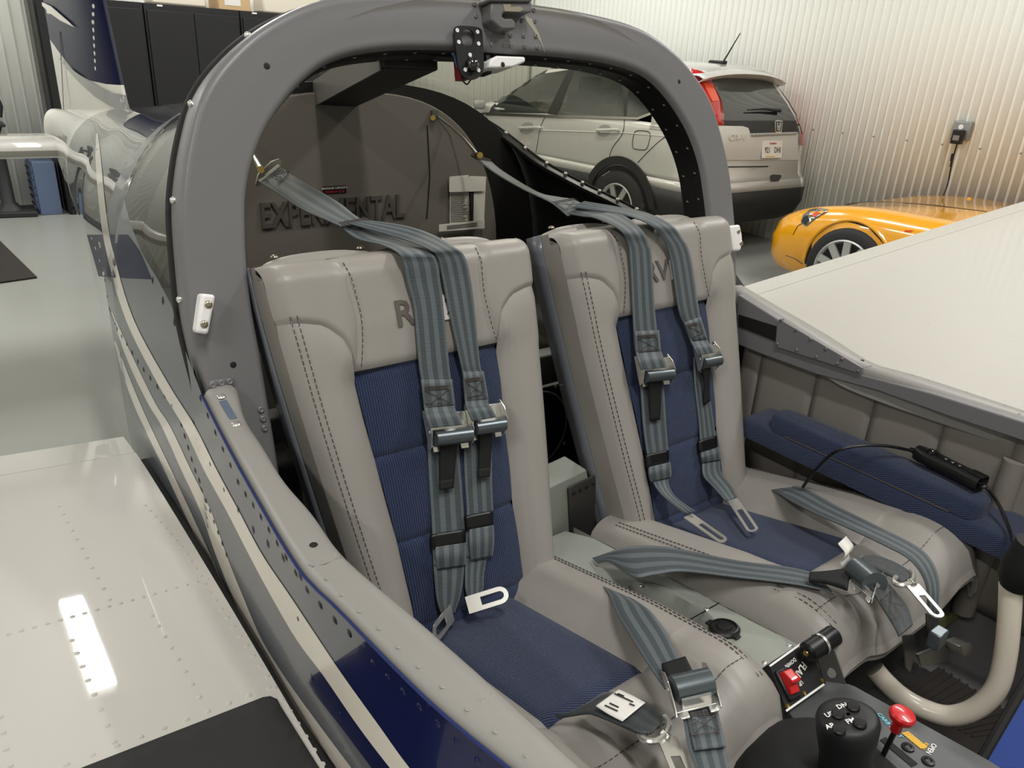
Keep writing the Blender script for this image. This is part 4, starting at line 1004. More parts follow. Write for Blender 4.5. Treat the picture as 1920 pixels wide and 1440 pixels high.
for q in ((857, 57), (895, 60), (860, 79), (897, 82), (881, 103), (872, 131), (897, 132)): b.lathe([(.003, 0), (.003, .0012), (.0013, .0014), (.001, .0006), (0, .0006)], onbar(q, .009), BN, 10)
b.done('plate_screws', 'nylon', cp, kind='stuff')
l_ = onbar((883, 122), .009); B().lathe([(.0105, 0), (.0105, .006), (.008, .010), (.004, .0125), (0, .013)], l_, BN, 20).done('lens', mat('camera_lens', (6, 6, 8), .05, coat=1, spec=1), cp)
b = B().obox(onbar((863, 128), -.012), BU*.006, BV*.010, BN*.008); b.obox(onbar((866, 143), -.012), BU*.008, BV*.006, BN*.008); b.done('connector', 'wire_r', cp, kind='stuff')
B().tube(catmull([onbar(q, -.004) for q in ((848, 100), (853, 108), (855, 118), (860, 128))], 5), .002, 6).done('blue_wire', 'wire_b', cp)
B().tube(catmull([onbar(q, -.004) for q in ((866, 143), (869, 153), (876, 158), (882, 150))], 5), .0012, 6).done('black_wire', 'black', cp)
B().obox(onbar((909, 124), -.02), BU*.004, BV*.014, BN*.012).done('side_switch', 'black', cp, bevel=.001)
# white nylon catch block under the bar
wb_ = thing('catch_block', onbar((950, 115)), 'white nylon catch block under the top of the roll bar', 'block')
b = B().poly3([onbar(q, .012) for q in ((917, 127), (920, 112), (933, 104), (985, 106), (986, 116), (962, 126), (930, 128))], BN, -.05); b.done('block', 'nylon', wb_, bevel=.003)
B().lathe([(.004, 0), (.003, .0006), (0, .0004)], onbar((943, 121), .0124), BN, 10).done('screw_hole', 'blackm', wb_)
# white guide blocks on the legs
for nm, pts, scr, lab in (('guide_block', ((378, 550), (405, 553), (404, 560), (391, 628), (368, 624), (370, 610)), ((391, 571), (383, 608)), 'white nylon guide block with two screws on the near roll bar leg'), ('guide_block', ((1368, 424), (1388, 421), (1392, 440), (1393, 455), (1389, 470), (1374, 471)), ((1385, 434), (1390, 456)), 'white nylon guide block with two screws on the far roll bar leg')):
    t = thing(nm, onbar(scr[0]), lab, 'block')
    B().poly3([onbar(q, .024) for q in pts], BN, -.0235).done('body', 'nylon', t, bevel=.004, bseg=3)
    b = B()
    for q in scr: b.dome(onbar(q, .0245), BN, .005, .0018, 12)
    b.done('screws', 'brass2', t, kind='stuff')
# centre brace from the bar to the aft deck
a0 = RY((770, 117), .16)+Vector((0, 0, .012)); a1 = Vector((-.03, .74, .635)); d = (a1-a0).normalized(); s = d.cross(Vector((0, 0, 1))).normalized(); u = s.cross(d)
br = B().obox((a0+a1)/2, d*((a1-a0).length/2), s*.045, u*.022).done('centre_brace', 'dark', plane, bevel=.003)
B().obox((a0+a1)/2-s*.047, d*((a1-a0).length/2-.01), s*.0015, u*.024).done('brace_lit_side', 'grey', br)  # paler grey plate puts the light on the brace's left face into its colour
# ================================================================== CABIN INTERIOR
# bulkhead with embossed lettering
BKY = .615
def bk(q, off=0): return RY(q, BKY-off)
poly = []
for k in range(41):
    a = math.pi*k/40; hw, zr = .515, .685; poly.append((hw*math.copysign(abs(math.cos(a))**(2/2.6), math.cos(a)), .2+(zr-.2)*abs(math.sin(a))**(2/2.6)))
B().poly3([(x, BKY+.012, z) for x, z in poly]+[(-.515, BKY+.012, -.2), (.515, BKY+.012, -.2)], (0, 1, 0), .01).done('bulkhead_frame', 'dark', plane)
poly = []
for k in range(41):
    a = math.pi*k/40; hw, zr = (.485 if math.cos(a) < 0 else .385), .665; poly.append((hw*math.copysign(abs(math.cos(a))**(2/2.6), math.cos(a)), .2+(zr-.2)*abs(math.sin(a))**(2/2.6)))
bkh = B().poly3([(x, BKY, z) for x, z in poly]+[(-.485, BKY, -.2), (.4, BKY, -.2)], (0, 1, 0), .012).done('bulkhead', 'bulk', plane, bevel=.003)
B().tube([bk((801, 235), .001), bk((806, 330), .001), bk((800, 410), .001)], .0016, 5).done('panel_seam', 'dark', bkh)
text_mesh('EXPERIMENTAL', (bk((490, 430)).lerp(bk((755, 410)), .5))+Vector((0, 0, .027)), (1, 0, 0), (0, 0, 1), .073, .007, sx=.68, bold=True).done('raised_lettering', 'letter', bkh, angle=30)
pc = bk((627, 356), .0)
pl = B().obox(pc, (.028, 0, 0), (0, 0, .0085), (0, .001, 0)).done('baggage_placard', 'placard', bkh, label='small black baggage capacity placard')
text_mesh('BAGGAGE CAPACITY', pc+Vector((0, -.0012, .004)), (1, 0, 0), (0, 0, 1), .0062, .0003, bold=True).done('placard_text', 'inkw', pl)
text_mesh('MAXIMUM 75 LB', pc+Vector((0, -.0012, -.004)), (1, 0, 0), (0, 0, 1), .0062, .0003, bold=True).done('placard_text', 'inkr', pl)
# papers in a sleeve on the bulkhead
pp = thing('folded_papers', bk((875, 420), .004), 'folded printed papers tucked against the baggage bulkhead', 'papers')
def sheet(name, px, m, off, par=pp, th=.0012):
    P = [bk(q, off) for q in px]; b = B().poly3(P, (0, -1, 0), th); return b.done(name, m, par)
sheet('long_sheet', ((843, 331), (878, 328), (880, 420), (843, 421)), 'paper', .004)
sheet('long_sheet', ((880, 330), (911, 331), (907, 418), (884, 420)), 'paper', .008)
sheet('folded_top', ((842, 333), (911, 331), (909, 358), (842, 360)), 'paper', .014)
for k in range(16): sheet('print_line', ((845, 363+k*3.4), (868+random.random()*12, 363+k*3.4), (868+random.random()*8, 364.2+k*3.4), (845, 364.4+k*3.4)), 'paperd', .0055)
sheet('print_column', ((881, 360), (888, 360), (887, 415), (883, 416)), 'ink', .0095)
sheet('lower_sheet', ((823, 421), (908, 412), (908, 428), (823, 434)), 'paper', .018)
for k in range(2): sheet('print_line', ((838, 423+k*4), (895, 417+k*4), (895, 419+k*4), (838, 425.5+k*4)), 'paperd', .0195)
# baggage floor and cockpit floor
B().box((-.52, -.12, -.12), (.52, .62, -.1)).done('baggage_floor', 'carpet', plane)
B().box((-.53, -1.25, -.27), (.53, .0, -.25)).done('cockpit_floor', 'carpet', plane)
B().box((-.5, .12, .08), (.5, .16, .2)).done('crossmember', 'grey', plane, bevel=.004)
# seat-back brace cylinder glimpsed behind the near seat, carpeted side box
B().cyl(RY((500, 645), .22), RY((525, 690), .12), .021, seg=20).done('vent_tube', 'chrome', plane)
B().tube([RY((500, 642), .215)+Vector((0, 0, .0)), RY((506, 652), .2)], .0225, 20).done('hose_clamp', 'steel', plane)
B().box((-.53, .04, -.1), (-.40, .6, .16)).done('side_box', 'carpet', plane, bevel=.01)
B().box((.2, .05, -.1), (.53, .6, .2)).done('side_box', 'carpet', plane, bevel=.01)
# access panel between the seats
ac = Vector((.09, .06, .05))
B().box((-.06, .05, -.1), (.2, .06, .17)).done('access_panel', 'dark', plane)
b = B().lathe([(.085, 0), (.087, .001), (.085, .003), (.083, .001)], (.07, .049, .08), (0, -1, 0), 40); ap = b.done('access_ring', 'rivetg', plane)
b = B()
for k in range(12): a = 2*math.pi*k/12; b.dome((.07+.1*math.cos(a), .05, .08+.1*math.sin(a)), (0, -1, 0), .005, .003, 8)
b.done('ring_screws', 'galv', ap, kind='stuff')
B().box((-.06, -.05, -.1), (.24, -.03, .2)).done('centre_frame', 'dark', plane) if False else None
B().poly3([RY(q, -.125) for q in ((1028, 915), (1100, 880), (1126, 1016), (1140, 1100), (1030, 1100))], (0, 1, 0), .06).done('centre_box', 'console', plane, bevel=.003)
cbk = B().poly3([RY(q, -.13) for q in ((1066, 916), (1120, 890), (1126, 1016), (1072, 1036))], (0, 1, 0), .004).done('centre_bracket', mat('bronze_dark_plate', (58, 55, 53), .4), plane, bevel=.001)
b = B()
for q in ((1076, 925), (1088, 919), (1100, 913), (1112, 907), (1078, 1022), (1092, 1015), (1106, 1008), (1118, 1002)): b.lathe([(.004, 0), (.0036, .001), (0, .0006)], RY(q, -.1305), (0, -1, 0), 8)
b.done('bracket_rivets', 'dark', cbk, kind='stuff')
# far side: longeron channel, gusset, quilted trim panels
def fs(q, x=.52): return RX(q, x)
B().poly3([fs(q, .501) for q in ((1383, 552), (1460, 600), (1455, 650), (1530, 672), (1615, 703), (1747, 738), (1920, 792), (2330, 920), (2330, 975), (1920, 828), (1903, 822), (1773, 779), (1643, 732), (1530, 702), (1427, 664), (1380, 645))], (1, 0, 0), .02).done('longeron', 'grey', plane, bevel=.002)
B().poly3([fs(q, .499) for q in ((1385, 590), (1455, 612), (1453, 640), (1385, 612))], (1, 0, 0), .003).done('longeron_recess', 'dark', plane)
gs = B().poly3([fs(q, .496) for q in ((1460, 598), (1617, 690), (1615, 702), (1453, 650))], (1, 0, 0), .004).done('gusset_plate', 'grey', plane, bevel=.001)
b = B()
for q in ((1465, 600), (1492, 618), (1520, 636), (1549, 654), (1579, 673), (1609, 695), (1458, 645), (1494, 656), (1531, 669), (1570, 681)): b.dome(fs(q, .4955), (-1, 0, 0), .0032, .0022, 8)
b.done('gusset_rivets', 'grey', gs, kind='stuff')
# quilted panels
vy = [RX(q, .52).y for q in ((1395, 650), (1427, 663), (1530, 700), (1643, 733), (1773, 780), (1905, 825))]
vy += [vy[-1]-.13, vy[-1]-.26, vy[-1]-.39]
for k in range(len(vy)-1):
    ya, yb = vy[k], vy[k+1]; b = B(); P = []
    for i in range(9):
        t = i/8; y = ya+(yb-ya)*t; bul = .0035*(1-abs(2*t-1)**6)
        P.append([Vector((.527-bul*(1-abs(2*s_-1)**8)-(.0), y, .245-.33*s_)) for s_ in [j/12 for j in range(13)]])
    b.grid(P); q = b.done('trim_panel', 'leather_d', plane, angle=60, recalc=True, solid=.003)
    b = B(); z = .24
    while z > .0: b.obox((.5265, yb+.0035, z), (.001, 0, 0), (0, .0006, 0), (0, 0, .0022)); z -= .008
    b.done('stitching', 'stitch', q, kind='stuff')
B().cyl((.52, vy[5]-.01, .2), (.52, vy[5]-.01, -.1), .018, seg=14).done('corner_roll', 'leather_d', plane)
# arm rest
ar = thing('armrest', (.47, -.4, .07), 'blue tweed padded armrest along the far cockpit side', 'armrest')
def pad(lo, hi, name, r, par, m='blue2'):
    b = B(); (x0, y0, z0), (x1, y1, z1) = lo, hi; out = []
    for cx_, cy_, a0_ in ((x1-r, y1-r, 0), (x0+r, y1-r, 90), (x0+r, y0+r, 180), (x1-r, y0+r, 270)):
        for k in range(7): a = math.radians(a0_+15*k); out.append((cx_+r*math.cos(a), cy_+r*math.sin(a)))
    n = len(out); rows = [(0, -.0), (.0, .0), (0, z1-z0-.008), (.003, z1-z0-.003), (.009, z1-z0), (.02, z1-z0+.002)]
    P = []; UV = []
    cxm, cym = (x0+x1)/2, (y0+y1)/2
    for ins, h in rows:
        row = []; ur = []
        for x, y in out+[out[0]]:
            dx, dy = x-cxm, y-cym; L = math.hypot(dx, dy); fx = max(0, 1-ins/(abs(x1-x0)/2)); fy = max(0, 1-ins/(abs(y1-y0)/2))
            v = Vector((cxm+dx*fx, cym+dy*fy, z0+h)); row.append(v); ur.append((v.y*1.0, v.x+h))
        P.append(row); UV.append(ur)
    b.grid(P, UV); k0 = len(b.v); b.v += P[-1][:-1]; b.f.append(tuple(range(k0, k0+n)))
    for i, v in enumerate(P[-1][:-1]): b.uv[k0+i] = (v.y, v.x)
    return b.done(name, m, par, angle=50, recalc=True)
p0 = RZ((1437, 785), .145); p1 = RZ((1836, 937), .145)
pad((.425, -1.1, .078), (.53, -.165, .115), 'ledge_pad', .012, ar)
up_ = pad((.428, p1.y-.012, .114), (.488, p0.y+.012, .148), 'top_pad', .022, ar)
pipe = [Vector((.428, y, .114)) for y in [p1.y+.03+(p0.y-p1.y-.06)*i/10 for i in range(11)]]
B().tube(pipe, .0015, 5).done('piping', 'stitch', up_)
# headset control box with cables on the armrest
hc = thing('headset_controller', (.47, -.52, .15), 'glossy black headset control box with cable lying on the blue armrest', 'controller')
a = RZ((1718, 850), .165); c_ = RZ((1830, 905), .165); d = (c_-a).normalized(); s = d.cross(Vector((0, 0, 1)))
nb = [(0, .010), (.012, .016), (.03, .017), (.05, .0145), (.08, .0145), (.095, .0165), (.115, .0165), ((c_-a).length, .012)]
b = B(); P = []
for t, r in nb: P.append([a+d*t+s*(r*math.copysign(abs(math.cos(q))**.6, math.cos(q)))+Vector((0, 0, .003+.012*math.copysign(abs(math.sin(q))**.6, math.sin(q)))) for q in [2*math.pi*k/20 for k in range(21)]])
b.grid(P); b.add(P[0][:-1], [tuple(range(20))]); b.add(P[-1][:-1], [tuple(range(20))]); b.done('case', 'black', hc, angle=40, recalc=True)
b = B().lathe([(.011, 0), (.011, .003), (.007, .0045), (.006, .002), (0, .002)], a+d*.026+Vector((0, 0, .014)), (0, 0, 1), 20); b.done('volume_dial', mat('gloss_black', (8, 8, 8), .08, coat=1), hc)
b = B()
for t in (.05, .062, .074): b.dome(a+d*t+Vector((0, 0, .0148)), (0, 0, 1), .003, .001, 8)
b.done('buttons', 'steel', hc, kind='stuff')
B().obox(a+d*.105+Vector((0, 0, .0155)), d*.012, s*.009, Vector((0, 0, .001))).done('slide_cover', 'black', hc, bevel=.001)
cab_ = [RZ((1505, 914), .06), RZ((1530, 880), .10), RZ((1565, 848), .155), RZ((1610, 836), .175), RZ((1660, 836), .178), RZ((1700, 843), .17), a+Vector((0, 0, .002))]
B().tube(catmull(cab_, 8), .0027, 8).done('cable', 'black', hc)
cab2 = [c_+Vector((0, 0, .002)), RZ((1850, 915), .155), RZ((1872, 945), .145), RZ((1890, 985), .13), RX((1900, 1020), .40), RX((1908, 1060), .36)]
B().tube(catmull(cab2, 8), .0027, 8).done('cable', 'black', hc)
B().tube([a-d*.012+Vector((0, 0, .002)), a+d*.004+Vector((0, 0, .002))], [.004, .007], 8).done('strain_relief', 'black', hc)
# ================================================================== SEATS
XC = .2485
ST_ = Vector((0, .359, .933)); SN = Vector((0, -.933, .359))
def seatp(xc, u, s, n): return Vector((xc+u, -.222, -.02))+ST_*s+SN*n
def onseat(q, off=0): return on_plane(q, SN, SN.dot(Vector((0, -.082, .343)))+off)
UO = [(-.03, .158), (0, .160), (.06, .166), (.15, .178), (.27, .192), (.4, .205), (.5, .213), (.56, .214), (.6, .212)]
UPN = [(-.03, .098), (0, .098), (.05, .098), (.14, .102), (.267, .112), (.33, .117), (.39, .120)]
UHD = [(.39, .120), (.42, .113), (.46, .107), (.5, .110), (.56, .116), (.6, .118)]
STOP = .548
def sb_of(a):
    """seam between bolster and head part; a = 0 at the panel corner .. 1 at the outer edge"""
    return lerp_tab([(0, .39), (.05, .408), (.2, .436), (.45, .458), (.75, .466), (1, .468)], a)
def hgt(u, s, uo, ui, band):
    """height of the upholstered face over the panel plane"""
    au = abs(u)
    edge = max(0, (au-(uo-.026))/.026); roll = .026*(1-math.sqrt(max(0, 1-min(1, edge)**2)))
    top = max(0, (s-(STOP-.03))/.03); roll_t = .045*(1-math.sqrt(max(0, 1-min(1, top)**2)))
    if s < .39: base = .016*min(1, max(0, (au-ui)/.03)) if au > ui else .004*(1-(au/ui)**2)
    else: base = .012+.006*min(1, (s-.39)/.06)
    if s > .39 and au > ui: base = .016+.002
    return base-roll-roll_t
def seam_dip(d, w_=.0045, depth=.0045): return -depth*math.exp(-(d/w_)**2)
def seat_cell(xc, us, ss, col, row, name, m, par):
    """grid cell: us(s)->(u0,u1), ss(a)->(s0,s1)"""
    nu, ns = (10, 26) if col else (16, 20); b = B(); P = []; UV = []
    for i in range(nu+1):
        a = i/nu; rowp = []; ru = []
        for j in range(ns+1):
            t = j/ns
            s0, s1 = ss(a); s_ = s0+(s1-s0)*t
            u0, u1 = us(s_); u = u0+(u1-u0)*a
            uo = lerp_tab(UO, s_); ui = lerp_tab(UPN if s_ < .39 else UHD, s_)
            h = hgt(u, s_, uo, ui, row)
            # creases along the borders of this cell
            du = min(abs(u-u0) if not (col == 'L' and False) else 9, abs(u-u1)); 
            if col == 'C': h += seam_dip(min(u-u0, u1-u))
            elif col == 'R': h += seam_dip(u-u0)
            else: h += seam_dip(u1-u)
            if row != 'first': h += seam_dip(s_-s0)
            if row != 'top': h += seam_dip(s1-s_)
            if row == 'panel': h += .003*math.sin(math.pi*t)
            rowp.append(seatp(xc, u, s_, h)); ru.append((u, s_))
        P.append(rowp); UV.append(ru)
    b.grid(P, UV); return b.done(name, m, par, angle=70, recalc=False)
def dashes(path, L=.0055, gap=.0028, r=.0005, nrm=SN):
    b = B(); P = catmull(path, 6); acc = 0; on = True; cur = [P[0]]
    tot = [0]
    for p, q in zip(P, P[1:]): tot.append(tot[-1]+(q-p).length)
    def at_(t):
        for k in range(len(P)-1):
            if tot[k+1] >= t: return P[k].lerp(P[k+1], (t-tot[k])/max(1e-9, tot[k+1]-tot[k]))
        return P[-1]
    t = 0
    while t+L < tot[-1]:
        a, c = at_(t), at_(t+L); d = (c-a); s = d.cross(nrm).normalized()
        b.obox((a+c)/2, d/2, s*r, Vector(nrm)*.0006); t += L+gap
    return b
def surf(xc, u, s, off=.0008):
    uo = lerp_tab(UO, s); ui = lerp_tab(UPN if s < .39 else UHD, s); return seatp(xc, u, s, hgt(u, s, uo, ui, '')+off)
CUL = {-1: (-.238, .188, -.086, .07), 1: (-.216, .226, -.07, .084)}
def cush(xc, u, y):
    """cushion top surface height"""
    v = -.22-y; z = -.022+.25*v
    ulo, uhi, p0_, p1_ = CUL[-1 if xc < 0 else 1]
    out_ = max(p0_-u, u-p1_)                      # > 0 on the bolsters
    wb_ = (uhi-p1_) if u > 0 else (p0_-ulo)
    z += .038*min(1, max(0, out_/(wb_*.42)))**1.25*(1-.35*max(0, (v-.2)/.2))
    ed = min(u-ulo, uhi-u); e = max(0, 1-ed/.045); z -= .05*(1-math.sqrt(max(0, 1-min(1, e)**2)))
    fr_ = max(0, (v-.31)/.10); z -= .07*(1-math.sqrt(max(0, 1-min(1, fr_)**2)))
    if v < .275: z += seam_dip(out_, .004, .005)
    if out_ < 0: z += seam_dip(v-.272, .004, .005)+seam_dip(v-.125, .0035, .003)
    else: z += seam_dip(v-.272-.2*out_, .004, .004)
    return Vector((xc+u, y, z))
def make_seat(xc, label):
    st = thing('cockpit_seat', (xc, -.25, -.2), label, 'seat', 'two cockpit seats')
    for row, s0, s1, nm in (('first', -.03, .012, None), ('panel', .012, .139, 'blue_panel'), ('panel', .139, .266, 'blue_panel'), ('panel', .266, .39, 'blue_panel')):
        seat_cell(xc, lambda s: (-lerp_tab(UPN, s), lerp_tab(UPN, s)), lambda a, s0=s0, s1=s1: (s0, s1), 'C', row, nm or 'blue_panel', 'blue', st)
    seat_cell(xc, lambda s: (-lerp_tab(UHD, s), lerp_tab(UHD, s)), lambda a: (.39, STOP), 'C', 'top', 'headrest_pad', 'leather', st)
    for col in 'LR':
        sg = -1 if col == 'L' else 1
        def us_lo(s, sg=sg):
            i, o = lerp_tab(UPN if s < .39 else UHD, s), lerp_tab(UO, s); return (-o, -i) if sg < 0 else (i, o)
        fa = (lambda a: 1-a) if sg < 0 else (lambda a: a)
        seat_cell(xc, us_lo, lambda a, fa=fa: (-.03, sb_of(fa(a))), col, 'first', 'side_bolster', 'leather', st)
        seat_cell(xc, us_lo, lambda a, fa=fa: (sb_of(fa(a)), STOP), col, 'top', 'headrest_wing', 'leather', st)
    # boxing: sides, top and back of the squab
    prof = [(-lerp_tab(UO, s), s) for s in [-.03+(STOP-.03+.03)*i/30 for i in range(31)]]
    P = []
    for i in range(31):
        s = -.03+(STOP+.03)*i/30; u = lerp_tab(UO, s); P.append([seatp(xc, -u, s, hgt(-u, s, u, .12, '')), seatp(xc, -u-.001, s, -.03), seatp(xc, -u, s, -.062), seatp(xc, -u+.012, s, -.068)])
    b = B().grid(P); b.done('boxing', 'leather', st, angle=40, recalc=True)
    P = [[Vector((2*xc-p.x, p.y, p.z)) for p in r] for r in P]; B().grid(P).done('boxing', 'leather', st, angle=40, recalc=True)
    P = []
    for i in range(21):
        u = -.214+.428*i/20; e = .012*(abs(u)/.214)**6
        P.append([seatp(xc, u, STOP-e, hgt(u, STOP, .214, .12, '')), seatp(xc, u, STOP+.004-e, -.042), seatp(xc, u, STOP-.002-e, -.058), seatp(xc, u, STOP-.02-e, -.066)])
    B().grid(P).done('top_boxing', 'leather', st, angle=40, recalc=True)
    # padded rear flap folded over the frame, with snaps
    P = []
    for i in range(25):
        u = -.2+.4*i/24; k = 1-(abs(u)/.2)**8; dip = .008*math.exp(-((u+.02)/.04)**2)
        P.append([seatp(xc, u, .5, -.062), seatp(xc, u, STOP+.006*k-dip, -.062), seatp(xc, u, STOP+.016*k-dip, -.070), seatp(xc, u, STOP+.014*k-dip, -.082), seatp(xc, u, STOP-.03, -.088)])
    fl_ = B().grid(P).done('rear_flap', 'leather', st, angle=60, recalc=True, solid=.004)
    b = B()
    for u in (-.17, -.04, .1): b.dome(seatp(xc, u, STOP+.014, -.074), (0, .3, 1), .006, .004, 10)
    b.done('snaps', 'brass2', fl_, kind='stuff')
    # metal back frame
    fr = B().poly3([seatp(xc, sg_*(lerp_tab(UO, s_)+.002), s_, -.074) for sg_, s_ in ((-1, -.03), (1, -.03), (1, .27), (1, .54), (-1, .54), (-1, .27))], SN, -.014).done('back_frame', 'greysm', st, bevel=.003)
    for sg in (-1, 1):
        b = B().grid([[seatp(xc, sg*(lerp_tab(UO, s_)+.003), s_, -.052), seatp(xc, sg*(lerp_tab(UO, s_)+.003), s_, -.09)] for s_ in [-.03+.58*i/20 for i in range(21)]])
        b.done('side_frame', 'greysm', st, recalc=True, solid=.003)
    # stitching
    st_b = B()
    def addst(path): d = dashes(path); st_b.add(d.v, d.f)
    for sg in (-1, 1):
        for off in ((.014, .022) if sg < 0 else ()): addst([surf(xc, sg*(lerp_tab(UO, s)-off), s) for s in [i*.06 for i in range(9)]])
        addst([surf(xc, sg*(lerp_tab(UHD, s)-.006), s) for s in [.395+.024*i for i in range(7)]])
    st_b.done('stitching', 'stitch', st, kind='stuff')
    # embroidered letters and the pale square with figures
    U = Vector((1, 0, 0)); 
    def on(u, s): return surf(xc, u, s, .0008)
    text_mesh('RV', on(-.022, .456), U, ST_, .05, .0012, bold=True).done('embroidered_letters', 'embroid', st)
    b = B(); b.obox(on(.030, .456), U*.017, ST_*.018, SN*.0008); sq = b.done('embroidered_patch', 'paper', st)
    text_mesh('12', on(.030, .456)+SN*.001, U, ST_, .034, .001, bold=True).done('embroidered_figures', 'embroid', sq)
    # ---- cushion
    NX, NY = 44, 40; ys = [-.165-.465*i/NY for i in range(NY+1)]
    ulo, uhi, pa, pb = CUL[-1 if xc < 0 else 1]; us_ = [ulo+(uhi-ulo)*i/NX for i in range(NX+1)]
    us_ = sorted(set(us_+[pa, pb])); ys = sorted(set(ys+[-.492]), reverse=True)
    def sub(ulo, uhi, ylo, yhi, nm, m, kind_=None):
        uu = [u for u in us_ if ulo-1e-6 <= u <= uhi+1e-6]; yy = [y for y in ys if ylo-1e-6 <= y <= yhi+1e-6]
        P = [[cush(xc, u, y) for y in yy] for u in uu]; UV = [[(u*1.0, y) for y in yy] for u in uu]
        return B().grid(P, UV, flip=True).done(nm, m, st, angle=70)
    sub(pa, pb, -.492, -.1, 'cushion_panel', 'blue2')
    sub(-.3, pa, -.492, -.1, 'cushion_bolster', 'leather'); sub(pb, .3, -.492, -.1, 'cushion_bolster', 'leather')
    sub(-.3, .3, -.8, -.492, 'cushion_front', 'leather')
    # skirts down to the base with a piped bottom edge
    loop = [cush(xc, us_[0], y) for y in ys]+[cush(xc, u, ys[-1]) for u in us_[1:]]+[cush(xc, us_[-1], y) for y in ys[::-1][1:]]
    P = []
    for p in loop:
        zb = -.085+.10*max(0, (-.3-p.y)/.3); q = Vector((p.x, p.y, min(zb, p.z-.02))); P.append([p, p.lerp(q, .5)+Vector((0, -.006 if p.y < -.6 else 0, 0)), q])
    sk = B().grid(P); sk.done('cushion_skirt', 'leather', st, angle=60, recalc=True)
    B().tube([r[-1] for r in P], .004, 6).done('piping', 'leather', st)
    c2 = B()
    for off in (.012, .02):
        for sg in (-1, 1):
            d = dashes([cush(xc, (uhi-off-.018 if sg > 0 else ulo+off+.018), y)+Vector((0, 0, .001)) for y in [-.2-.045*i for i in range(10)]], nrm=Vector((0, 0, 1))); c2.add(d.v, d.f)
    d = dashes([cush(xc, u, -.575)+Vector((0, -.0005, .001)) for u in [ulo+.03+(uhi-ulo-.06)*i/9 for i in range(10)]], nrm=Vector((0, -.5, .8))); c2.add(d.v, d.f)
    c2.done('cushion_stitching', 'stitch', st, kind='stuff')
    return st
make_seat(-XC, 'taupe leather and blue fabric cockpit seat nearer the viewer, harness straps hanging down its middle')
make_seat(XC, 'taupe leather and blue fabric cockpit seat farther off, next to the blue armrest')
# carpeted seat bases
for xc in (-XC, XC):
    B().add([Vector((xc+x, y, z)) for x in (-.225, .225) for y, z in ((-.18, -.25), (-.56, -.25), (-.575, -.0), (-.18, -.09))], [(0, 1, 2, 3), (7, 6, 5, 4), (0, 4, 5, 1), (1, 5, 6, 2), (2, 6, 7, 3), (3, 7, 4, 0)]).done('seat_base', 'carpet', plane, recalc=True)
# ================================================================== HARNESSES
def thick(b, name, m, par, th=.0022, **k): return b.done(name, m, par, angle=50, solid=th, soff=-1, **k)
def seat_strap(Lq, Rq, offs, name, m, par, th=.0022):
    offs = offs if isinstance(offs, (list, tuple)) else [offs]*len(Lq)
    return thick(ribbon([onseat(q, o) for q, o in zip(Lq, offs)], [onseat(q, o) for q, o in zip(Rq, offs)]), name, m, par, th)
def box_stitch(q4, off, par, plane_fn, rows=2, col='ink'):
    """stitched box with a cross, corners tl,tr,br,bl (pixels)"""
    tl, tr, br, bl = [plane_fn(q, off) for q in q4]; b = B()
    def ln(a, c): d = dashes([a, a.lerp(c, .5), c], .0032, .0008, .0006, (c-a).cross(tr-bl) if False else (CAM-a).normalized()); b.add(d.v, d.f)
    for a, c in ((tl, tr), (tr, br), (br, bl), (bl, tl), (tl, br), (tr, bl)): ln(a, c)
    for k in range(1, rows+1):
        t = -.09*k; ln(tl.lerp(bl, t), tr.lerp(br, t))
    b.done('stitching', 'stitch', par, kind='stuff')
def latch_buckle(q4, par, pf, off, name='lever_buckle', tilt=0, roller=.28):
    """camlock style buckle: two side cheeks, a base plate with ears and a wrapped roller. q4 = tl,tr,br,bl pixels"""
    tl, tr, br, bl = [pf(q, off) for q in q4]; U = ((tr-tl)+(br-bl)); w_ = U.length/2; U.normalize(); V = ((tl-bl)+(tr-br)); h = V.length/2; V.normalize(); N = U.cross(V)
    if N.dot(CAM-tl) < 0: N = -N
    c = (tl+tr+br+bl)/4
    base = B().obox(c-V*h*.08, U*(w_*.5), V*(h*.46), N*.0012).done(name, 'chrome', par, bevel=.0008)
    for sg in (-1, 1):
        o = c+U*sg*(w_*.5)
        P = [(-.62, 0), (-.5, .008), (-.1, .016), (.25, .013), (.5, .003), (.5, -.002), (-.62, -.002)]
        B().poly3([o+V*(a*h)+N*b_ for a, b_ in P], U*sg, .0016).done('cheek', 'chrome', base, bevel=.0004)
        B().obox(c+U*sg*(w_*.34)-V*(h*.6), U*(w_*.1), V*(h*.09), N*.001).done('ear', 'chrome', base, bevel=.0006)
        B().cyl(o+V*(-.1*h)+N*.008, o+V*(-.1*h)+N*.008+U*sg*.003, .0028, seg=10).done('pin', 'chrome', base)
    rc_ = c-V*(h*(.5-roller)-0)+N*.010-V*h*.08
    B().cyl(rc_-U*(w_*.44), rc_+U*(w_*.44), h*.22, seg=20).done('roller', 'barrel', base)
    B().obox(c-V*(h*.46)+N*.006, U*(w_*.34), V*(h*.03), N*.005).done('lip', 'chrome', base)
    return base, c, U, V, N, w_, h
